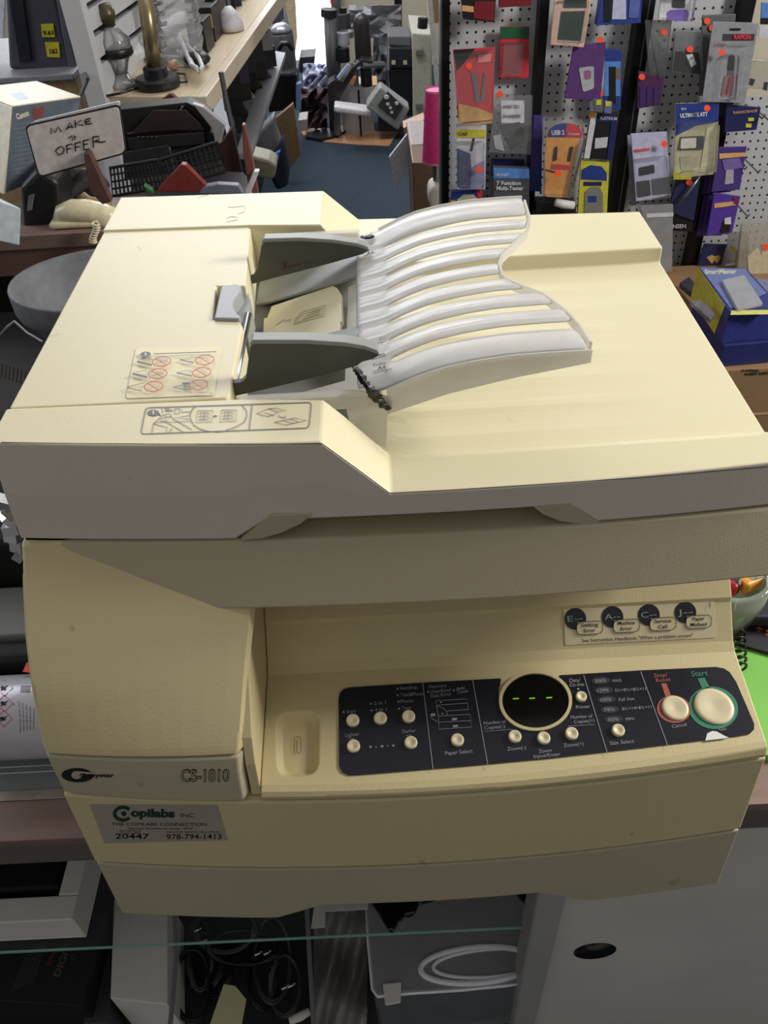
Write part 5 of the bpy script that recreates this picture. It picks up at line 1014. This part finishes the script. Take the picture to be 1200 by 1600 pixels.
# product cartons at the left edge
cc = thing('product_carton', 'large white and slate camera carton at the left edge', 'box', at_y(20, 300, 1.66))
bx = [(0,160),(20,167),(125,152),(118,262),(6,302),(-60,270)]
def P3(u, v, y): return at_y(u, v, y)
F0, F1 = P3(19,167,1.74), P3(8,302,1.68); R0, R1 = P3(126,152,1.92), P3(112,262,1.84); L0, L1 = P3(-50,140,1.87), P3(-62,270,1.82); B0 = P3(-20,70,2.3); B0 = L0+(R0-F0); B1 = L1+(R1-F1)
build(MB().hexa([F1,R1,B1,L1],[F0,R0,B0,L0]), 'carton_body', C('carton_slate',92,102,116,.5), cc, .002)
up_ = Vector((0,0,.002)); build(MB().hexa([F0,R0,B0,L0],[F0+up_,R0+up_,B0+up_,L0+up_]), 'carton_top', C('carton_white',222,214,190,.5), cc)
build(MB().hexa([F1,L1,L0,F0],[p+Vector((-.002,-.004,0)) for p in (F1,L1,L0,F0)]), 'carton_side', MATS['carton_white'], cc)
fn = (R0-F0).cross(F1-F0).normalized(); SF = lambda u, v: at_plane(u, v, fn, F0)
decal(D2().text('Canon', (27,187), (46,180), 9, .03), 'carton_lettering', SF, MATS['carton_white'], cc)
decal(D2().poly((52,170),(70,166),(68,182),(50,187)), 'red_print', SF, C('carton_red',130,70,72), cc, off=.0008)
d = D2(); [d.line([(22,195+i*7),(60-i,189+i*7)], 1) for i in range(13)]; decal(d, 'carton_small_print', SF, C('carton_print',120,130,144), cc, off=.0006)
decal(D2().poly((16,146),(34,144),(46,154),(28,157)), 'top_stamp', lambda u, v: at_plane(u, v, (R0-F0).cross(L0-F0), F0+up_), C('stamp_blue',150,164,190), cc, off=.0008)
F0, F1 = P3(33,326,1.50), P3(31,384,1.47); L0, L1 = P3(-40,300,1.50), P3(-40,368,1.47)
c2 = thing('printed_carton', 'pale blue carton under the camera carton at the left edge', 'box', F1)
Bk = Vector((-.16,.16,.0)); build(MB().hexa([L1,F1,F1+Bk,L1+Bk],[L0,F0,F0+Bk,L0+Bk]), 'carton_body', C('pale_blue_card',196,206,216,.5), c2, .002)
fn2 = (F0-L0).cross(L1-L0).normalized(); decal(D2().text('CARDINAL', (18,378), (20,338), 8, .02), 'carton_lettering', lambda u, v: at_plane(u, v, fn2, F0), C('pale_blue_print',160,178,200), c2)
# planter bowl
zr = ztop+.03; cB = at_z(160, 432, zr); rB = abs((at_z(16,437,zr)-cB).x)
pot = thing('planter_bowl', 'large grey plastic planter bowl left of the copier', 'planter', (cB.x, cB.y, zr-.17))
build(MB().lathe([(rB*.55,-.17),(rB*.78,-.10),(rB*.90,-.055),(rB*.98,-.05),(rB,-.04),(rB*1.0,-.004),(rB*.985,0),(rB*.96,-.004),(rB*.90,-.03),(rB*.8,-.07),(rB*.5,-.10),(.0001,-.105)], cB, n=56, sy=.74), 'bowl_body', C('planter_grey',112,114,120,.6), pot, smooth=True)
zb_ = zr-.172
build(MB().box(cB.x-.55, -.36, 1.10, 1.58, zb_-.05, zb_), 'black_chest', BK, None, .006, label='low black chest beneath the grey planter bowl', cat='chest')
d = C('brown_print_card',176,140,100); dz2 = zb_-.051
ctn = thing('cardboard_carton', 'printed brown cardboard carton beneath the black chest on the left', 'box', (-.8, 1.2, dz2-.2))
build(MB().box(cB.x-.6, -.35, 1.05, 1.55, dz2-.12, dz2), 'carton', d, ctn, .003)
dd = D2(); [dd.line([(4+i*6,568+i*2),(2+i*6,590+i*2)], 2) for i in range(7)]; decal(dd, 'carton_print', lambda u, v: at_y(u, v, 1.0495), C('carton_brown_print',84,66,50), ctn)
build(MB().box(cB.x-.6, -.33, 1.09, 1.6, FZ, dz2-.121), 'lower_cabinet', C('cab_dark_brown',50,40,36), None, .003, label='dark brown cabinet under the cardboard carton on the left', cat='cabinet')
cord_pts = [at_y(0,524,1.08), at_y(12,510,1.08), at_y(22,502,1.08), at_y(42,520,1.08), at_y(66,534,1.08)]
build(MB().tube(cord_pts, .0018, 6), 'loose_cable', C('cord_grey',130,130,134), None, smooth=True, label='thin grey cord draped below the planter bowl', cat='cable')
# old television on a plank, top left
tvy = 3.2
tv = thing('television', 'dark grey television with yellow price tags at the top left', 'television', at_y(60, 112, tvy))
face([(8,-20),(84,-20),(112,112),(14,108)], tvy, .3, C('tv_grey',74,74,84,.4), 'tv_body', tv, .01)
face([(10,-20),(34,-20),(50,96),(30,98)], tvy-.01, .01, C('tv_dark',40,42,52,.25), 'tv_screen', tv, .003)
face([(84,-20),(94,-20),(120,112),(108,112)], tvy-.01, .02, C('tv_edge',96,98,108,.4), 'tv_trim', tv, .003)
face([(64,38),(83,37),(86,58),(66,58)], tvy-.004, .003, C('tag_yellow',214,204,50), 'price_tag', tv, 0); face([(70,66),(92,66),(94,90),(74,89)], tvy-.004, .003, MATS['tag_yellow'], 'price_tag', tv, 0)
decal(D2().text('9.61', (67,55), (83,54), 7, .02).text('5&2', (77,84), (90,83), 7, .02), 'tag_lettering', lambda u, v: at_y(u, v, tvy-.005), INK, tv)
zpl = at_y(60,112,tvy-.05).z
build(MB().box(-1.9, at_y(118,120,tvy-.08).x, tvy-.10, tvy+.5, zpl-.02, zpl-.001), 'grey_ledge', C('ledge_grey',150,150,156), None, .003, label='grey ledge carrying the television', cat='shelf')
build(MB().box(-1.85, at_y(119,130,tvy-.08).x, tvy-.08, tvy+.5, FZ, zpl-.0215), 'plywood_box', C('plywood',176,146,108), None, .003, label='plywood box under the television ledge', cat='box')
face([(-30,-20),(8,-20),(4,60),(-30,60)], tvy+.1, .02, C('pale_sheet',226,228,236), 'white_sheet', None, 0, label='bright white sheet at the top left corner', cat='sheet')
# ================================================================== AISLE AND BACK OF THE SHOP
FL = lambda u, v: at_z(u, v, FZ)
def upright(px, y, t, m, name, label, cat, bev=.003, parent=None): return face(px, y, t, m, name, parent, bev, label=label, cat=cat)
p = FL(455, 262)
upright([(429,186),(458,162),(470,240),(455,262),(448,260),(440,215)], 4.6, .04, C('leaning_card',136,112,80), 'cardboard_sheet', 'tan cardboard sheet leaning against the shelf end', 'cardboard')
upright([(405,205),(428,182),(434,236),(428,243),(402,238)], 4.3, .12, C('grey_bucket',138,138,146), 'grey_bucket', 'grey plastic pail under the lower shelf', 'pail', .02)
upright([(385,252),(392,243),(420,250),(432,258),(430,276),(424,282),(396,276)], 4.0, .15, C('putty_box',186,182,160), 'plastic_tub', 'cream plastic tub on the floor by the shelf end', 'tub', .02)
upright([(420,246),(438,236),(434,252),(426,258)], 4.2, .03, LBL, 'blue_sheet', 'pale blue plastic sheet beside the cream tub', 'sheet')
upright([(430,240),(442,215),(452,262),(450,292),(432,300),(424,282)], 4.25, .1, C('slate_dark',52,58,74), 'dark_bag', 'dark blue bag slumped beside the leaning cardboard', 'bag', .02)
can2 = thing('coffee_urn', 'grey metal urn with a domed lid behind the shelf end', 'urn', at_y(447,112,4.9))
a = at_y(447,115,4.9); b = at_y(447,50,4.9); ru = abs((at_y(464,80,4.9)-at_y(428,80,4.9)).x)/2; H = b.z-a.z
build(MB().lathe([(ru*.95,0),(ru*1.05,.01),(ru*1.05,H*.1),(ru*.93,H*.14),(ru,H*.2),(ru,H*.95),(ru*.96,H)], (a.x,4.9,a.z), n=28), 'urn_body', mat('grey_enamel', (96,98,106), .3, .3), can2, smooth=True)
build(MB().lathe([(ru*.98,H),(ru*.9,H*1.1),(ru*.5,H*1.2),(ru*.1,H*1.23),(.0001,H*1.23)], (a.x,4.9,a.z), n=28), 'urn_lid', mat('urn_lid_steel', (150,152,164), .25, .5), can2, smooth=True)
build(MB().tube([at_y(436,76,4.75), at_y(441,68,4.72), at_y(450,68,4.72), at_y(456,76,4.75)], .012, 8), 'urn_handle', BK, can2, smooth=True)
upright([(422,120),(464,116),(462,170),(420,176)], 4.95, .3, C('stand_black',22,24,32), 'black_stand', 'black stand carrying the grey urn', 'stand')
upright([(462,132),(470,130),(470,172),(462,172)], 4.9, .05, C('bluish_film',120,140,200), 'blue_film', 'bluish plastic film strip beside the urn stand', 'film')
upright([(395,46),(400,40),(414,36),(420,60),(418,80),(392,78)], 4.3, .15, HB2, 'black_machine', 'black machine standing behind the lower grey shelf', 'machine', .01)
build(MB().tube([at_y(413,30,4.2), at_y(418,76,4.2)], .018, 8), 'white_pole', WHT, None, smooth=True, label='white pole beside the black machine behind the shelf', cat='pole')
upright([(420,-20),(440,-20),(444,30),(430,40),(412,30)], 5.6, .1, C('grey_panel',70,74,92), 'grey_partition', 'grey blue panel at the top behind the urn', 'panel')
upright([(440,-20),(460,-20),(464,60),(460,90),(450,30)], 6.4, .05, C('curtain_cream',206,188,160), 'cream_curtain', 'cream curtain edge left of the bright window', 'curtain')
# crumpled film and dark bin in front of the window
upright([(468,90),(492,88),(490,108),(478,118),(466,112)], 5.9, .2, C('bin_black',24,26,34), 'black_box', 'black box silhouetted at the foot of the window', 'box')
rr = random.Random(9)
def crumple(u0, v0, u1, v1, y, m, name, label, cat, n1=8, amp=.08):
    rows_ = [[at_y(u0+(u1-u0)*j/n1+rr.uniform(-1,1), v0+(v1-v0)*i/n1+rr.uniform(-1,1), y+rr.uniform(-amp, amp)) for j in range(n1+1)] for i in range(n1+1)]
    return build(MB().grid(rows_), name, m, None, smooth=False, solid=.004, label=label, cat=cat)
crumple(474,100,514,140, 5.7, mat('bright_film', (214,220,242), .3), 'plastic_film', 'bright crumpled plastic film under the window', 'film')
crumple(468,138,512,200, 5.5, C('brown_film',92,76,82,.3), 'brown_plastic_bag', 'brown crumpled plastic bag right of the leaning cardboard', 'bag')
upright([(466,188),(480,186),(480,204),(466,206)], 5.2, .15, C('pale_box',190,180,180), 'white_packet', 'small pale packet at the foot of the brown bag', 'packet')
fl = lambda px, m, name, label, cat, t=.004: build(MB().prism([FL(u, v) for u, v in px], (0,0,t)), name, m, None, label=label, cat=cat)
fl([(470,206),(500,198),(502,208),(474,212)], C('floor_ply',190,140,96), 'plywood_scrap', 'small orange plywood scrap on the floor left of the drill stand', 'plywood')
fl([(505,222),(545,206),(622,206),(608,229),(560,227)], C('floor_ply2',196,146,108), 'plywood_sheet', 'orange plywood sheet under the white boxes on the floor', 'plywood')
fl([(480,212),(540,200),(548,206),(520,218),(500,222),(478,218)], C('dark_mat',34,36,40), 'dark_mat', 'dark crumpled mat around the foot of the drill stand', 'mat', .02)
# drill stand / enlarger
ds = thing('drill_press', 'tall black and grey drill press standing in the aisle', 'drill press', FL(520, 208))
yd = 5.25
build(MB().tube([FL(524,206), at_y(515,18,yd)], .035, 12), 'column', mat('dull_steel', (124,124,130), .35, .7), ds, smooth=True)
build(MB().tube([at_y(514,26,yd), at_y(514,14,yd)], .045, 12), 'column_cap', HB2, ds)
build(MB().tube([at_y(527,-6,yd+.1), at_y(527,210,yd+.1)], .02, 8), 'side_tube', SILV2, ds)
face([(512,132),(522,124),(536,128),(548,108),(566,92),(584,96),(570,106),(560,104),(545,130),(530,156),(512,148)], yd-.1, .12, C('arm_black',34,30,34), 'swing_arm', ds, .006)
face([(543,100),(547,104),(530,126),(526,122)], yd-.14, .03, C('lever_blue',160,170,206), 'feed_lever', ds, .003)
def cyl(u, v0, v1, hw_, m, name, parent, y=yd, dome=0):
    a = at_y(u, v1, y); b = at_y(u, v0, y); r_ = abs((at_y(u+hw_, (v0+v1)/2, y)-at_y(u, (v0+v1)/2, y)).x); h_ = b.z-a.z
    pr_ = [(r_*.96,0),(r_,.01),(r_,h_*.97)]+([(r_*.9,h_+r_*.4),(r_*.6,h_+r_*.75),(r_*.2,h_+r_*.95),(.0001,h_+r_)] if dome else [(r_*.96,h_)])
    return build(MB().lathe(pr_, a, n=24), name, m, parent, smooth=bool(dome))
cyl(568,34,92,13, C('motor_black',44,40,44,.35), 'motor_housing', ds, yd+.02, 1)
cyl(568,92,97,15, C('arm_black',34,30,34), 'motor_flange', ds)
cyl(537,20,44,12, C('ribbed_grey',66,68,76), 'ribbed_motor', ds, yd+.1)
cyl(537,12,20,5, HB2, 'motor_cap', ds, yd+.1)
cyl(537,50,70,10, mat('clear_cup', (170,172,182), .2), 'oil_cup', ds, yd+.05)
cyl(537,74,96,10, HB2, 'gear_case', ds, yd+.05)
cyl(573,104,134,9, HB2, 'chuck', ds, yd+.05)
cyl(557,108,134,4, SILV2, 'spindle', ds, yd+.05)
build(MB().tube([at_y(566,102,yd-.1), at_y(600,101,yd-.05)], .018, 8), 'cross_bar', SILV2, ds)
crumple(545,8,626,60, 6.3, C('dust_cover',150,152,158,.25), 'dust_cover', 'grey plastic dust sheet hanging behind the drill press', 'sheet', 7, .05)
crumple(584,58,606,138, 6.2, C('dust_cover2',104,108,116,.25), 'dust_cover', 'lower fold of grey plastic sheet right of the black motor', 'sheet', 6, .05)
tb = upright([(548,134),(590,132),(592,172),(546,168)], 5.5, .2, C('drill_table',186,156,112), 'wooden_block', 'pale wooden block table under the drill chuck', 'block', .004)
upright([(552,118),(558,120),(552,136),(543,132)], 5.15, .06, C('orange_cup',186,128,88), 'orange_cup', 'small orange cup behind the wooden block', 'cup', .01)
tr2 = thing('white_tray', 'long white plastic tray below the wooden block', 'tray', at_y(550,182,5.05))
face([(522,166),(582,174),(582,184),(522,176)], 5.02, .12, WHT, 'tray_body', tr2, .01)
wb2 = thing('white_carton', 'white shoe box with a black strap on the plywood sheet', 'box', FL(560,213))
yb2 = FL(560,214).y
q0 = FL(536,208); q1 = FL(565,214); q2 = FL(586,206); q3 = q0+(q2-q1); hh = .30
build(MB().prism([q0,q1,q2,q3], (0,0,hh)), 'carton_body', C('shoe_box_white',206,202,206), wb2, .004)
sd_ = (q1-q0)*.93; build(MB().prism([q0+sd_+Vector((0,-.006,0)), q1+Vector((0.004,-.008,0)), q1+Vector((0.004,-.004,0)), q0+sd_+Vector((0,-.002,0))], (0,0,hh*.9)), 'black_strap', BK, wb2)
# tilted grey console
cs = thing('tilted_console', 'grey console with a dark button panel propped on its corner', 'console', at_y(620,203,5.0))
K = rrect([(594,135),(641,170),(622,205),(571,168)], 5); 
face(K, 4.95, .12, C('console_grey',150,154,152), 'console_body', cs, .01)
face([(606,143),(630,166),(618,187),(590,165)], 4.942, .01, C('console_panel',58,60,62), 'button_panel', cs, .002)
for u, v, r_ in [(604,152,4),(606,163,3),(610,169,2.5),(620,162,3),(612,176,2.5)]: cyl_ = build(MB().prism([at_y(u+r_*math.cos(q), v+r_*.8*math.sin(q), 4.93) for q in [i*math.pi/6 for i in range(12)]], (0,.012,0)), 'round_button', WHT, cs)
upright([(590,168),(632,200),(636,206),(592,206)], 5.25, .2, C('plain_black',26,26,30), 'black_crate', 'black crate supporting the tilted grey console', 'crate')  # one even black over the whole block
# black speaker tower and cream cabinet
sp_ = thing('speaker_tower', 'black hi-fi stack beside the cream steel cabinet', 'hi-fi stack', FL(624,186))
face([(606,108),(645,108),(645,188),(612,160)], 5.7, .3, C('hifi_black2',18,20,26), 'speaker_body', sp_, .01)
face([(608,74),(645,74),(645,108),(608,108)], 5.68, .3, C('hifi_black',28,32,42), 'stereo_unit', sp_, .01)
face([(606,56),(642,56),(643,74),(607,72)], 5.7, .25, C('hifi_lid',100,100,104), 'turntable_lid', sp_, .01)
face([(612,95),(618,95),(618,101),(612,101)], 5.67, .01, BEI, 'tape_label', sp_, 0); face([(630,95),(636,95),(636,101),(630,101)], 5.67, .01, BEI, 'tape_label', sp_, 0)
cbn = thing('steel_cabinet', 'narrow cream steel cabinet with two latches against the back wall', 'cabinet', FL(660,196))
yk = 5.6
face([(644,52),(675,54),(672,192),(645,190)], yk, .02, C('cabinet_cream',176,174,162), 'cabinet_door', cbn, .006)
T4 = [at_y(644,52,yk), at_y(675,54,yk)]; build(MB().hexa([T4[0]+Vector((0,.02,-2.0)), T4[1]+Vector((0,.02,-2.0)), T4[1]+Vector((0,.5,-2.0)), T4[0]+Vector((0,.5,-2.0))], [T4[0]+Vector((0,.02,0)), T4[1]+Vector((0,.02,0)), T4[1]+Vector((0,.5,0)), T4[0]+Vector((0,.5,0))]) if False else MB().hexa([T4[0]+Vector((0,.02,FZ-T4[0].z)), T4[1]+Vector((0,.02,FZ-T4[0].z)), T4[1]+Vector((0,.5,FZ-T4[0].z)), T4[0]+Vector((0,.5,FZ-T4[0].z))], [T4[0]+Vector((0,.02,0)), T4[1]+Vector((0,.02,0)), T4[1]+Vector((0,.5,0)), T4[0]+Vector((0,.5,0))]), 'cabinet_body', C('cabinet_cream2',190,188,176), cbn, .005)
for v in (83,167): face([(650,v-4),(661,v-5),(661,v+3),(650,v+4)], yk-.02, .02, C('latch_grey',110,110,110), 'door_latch', cbn, .002)
build(MB().tube([at_y(660,44,5.5), at_y(661,28,5.5)], .03, 8), 'black_bottle', BK, None, label='small black bottle standing on the cream steel cabinet', cat='bottle')
upright([(616,-20),(628,-20),(628,56),(618,56)], 6.5, .1, BLKM, 'dark_post', 'dark post against the cream back wall above the hi-fi stack', 'post')
upright([(516,-20),(520,-20),(522,6),(516,6)], 6.8, .03, RED, 'red_sign', 'small red sign beside the bright window', 'sign')
upright([(666,-20),(674,-20),(688,140),(680,136)], 4.2, .01, WHT, 'hanging_paper', 'long white paper strip hanging left of the pegboard', 'paper')
upright([(671,-20),(688,-20),(688,36),(671,36)], 4.3, .2, C('small_carton',158,124,88), 'small_carton', 'small brown carton at the top left of the pegboard', 'box')
# pink lamp shade, cartons and paper near the end of the pegboard
ls = thing('pink_lampshade', 'bright pink tapered lampshade beside the pegboard end', 'lampshade', at_y(674,255,2.95))
a = at_y(682,252,2.95); b = at_y(686,142,2.95); r0 = abs((at_y(660,250,2.95)-a).x); r1 = abs((at_y(669,142,2.95)-b).x); H = b.z-a.z
build(MB().lathe([(r0,0),(r1,H),(r1*.97,H),(r0*.97,.003)], (a.x,2.96,a.z), n=40), 'shade', C('hot_pink',226,60,140,.6), ls, smooth=False)
for zz, rr2 in ((0,r0),(H,r1)): build(MB().lathe([(rr2*1.004,zz-.003),(rr2*1.01,zz),(rr2*1.004,zz+.004),(rr2*.99,zz)], (a.x,2.96,a.z), n=40), 'shade_trim', C('pale_pink_trim',240,130,190,.5), ls)
build(MB().tube([Vector((a.x,2.96,FZ)), Vector((a.x,2.96,a.z+H*.8))], .012, 8), 'lamp_stem', SILV2, ls)
bc1 = thing('brown_carton', 'stacked brown carton on the floor below the pink lampshade', 'box', FL(668,330))
face([(644,254),(690,254),(692,453),(652,453)], 3.3, .5, C('carton_brown',112,88,70), 'carton_body', bc1, .005)
face([(642,226),(672,224),(690,232),(690,252),(642,252)], 3.5, .3, C('carton_flap',156,148,150), 'carton_flap', bc1, .005)
upright([(630,200),(664,186),(664,226),(640,228),(632,214)], 3.9, .1, C('carton_tan',160,120,92), 'open_carton', 'open tan carton behind the white leaning paper', 'box')
upright([(636,210),(645,241),(618,298),(611,260),(608,246)], 3.7, .02, WHT, 'leaning_paper', 'white folded paper standing against the brown carton', 'paper', .001)
upright([(670,300),(676,292),(690,292),(690,326),(674,328),(670,316)], 2.9, .1, WHITEP, 'white_helmet', 'rounded white plastic lid at the lower end of the pegboard', 'lid', .03)
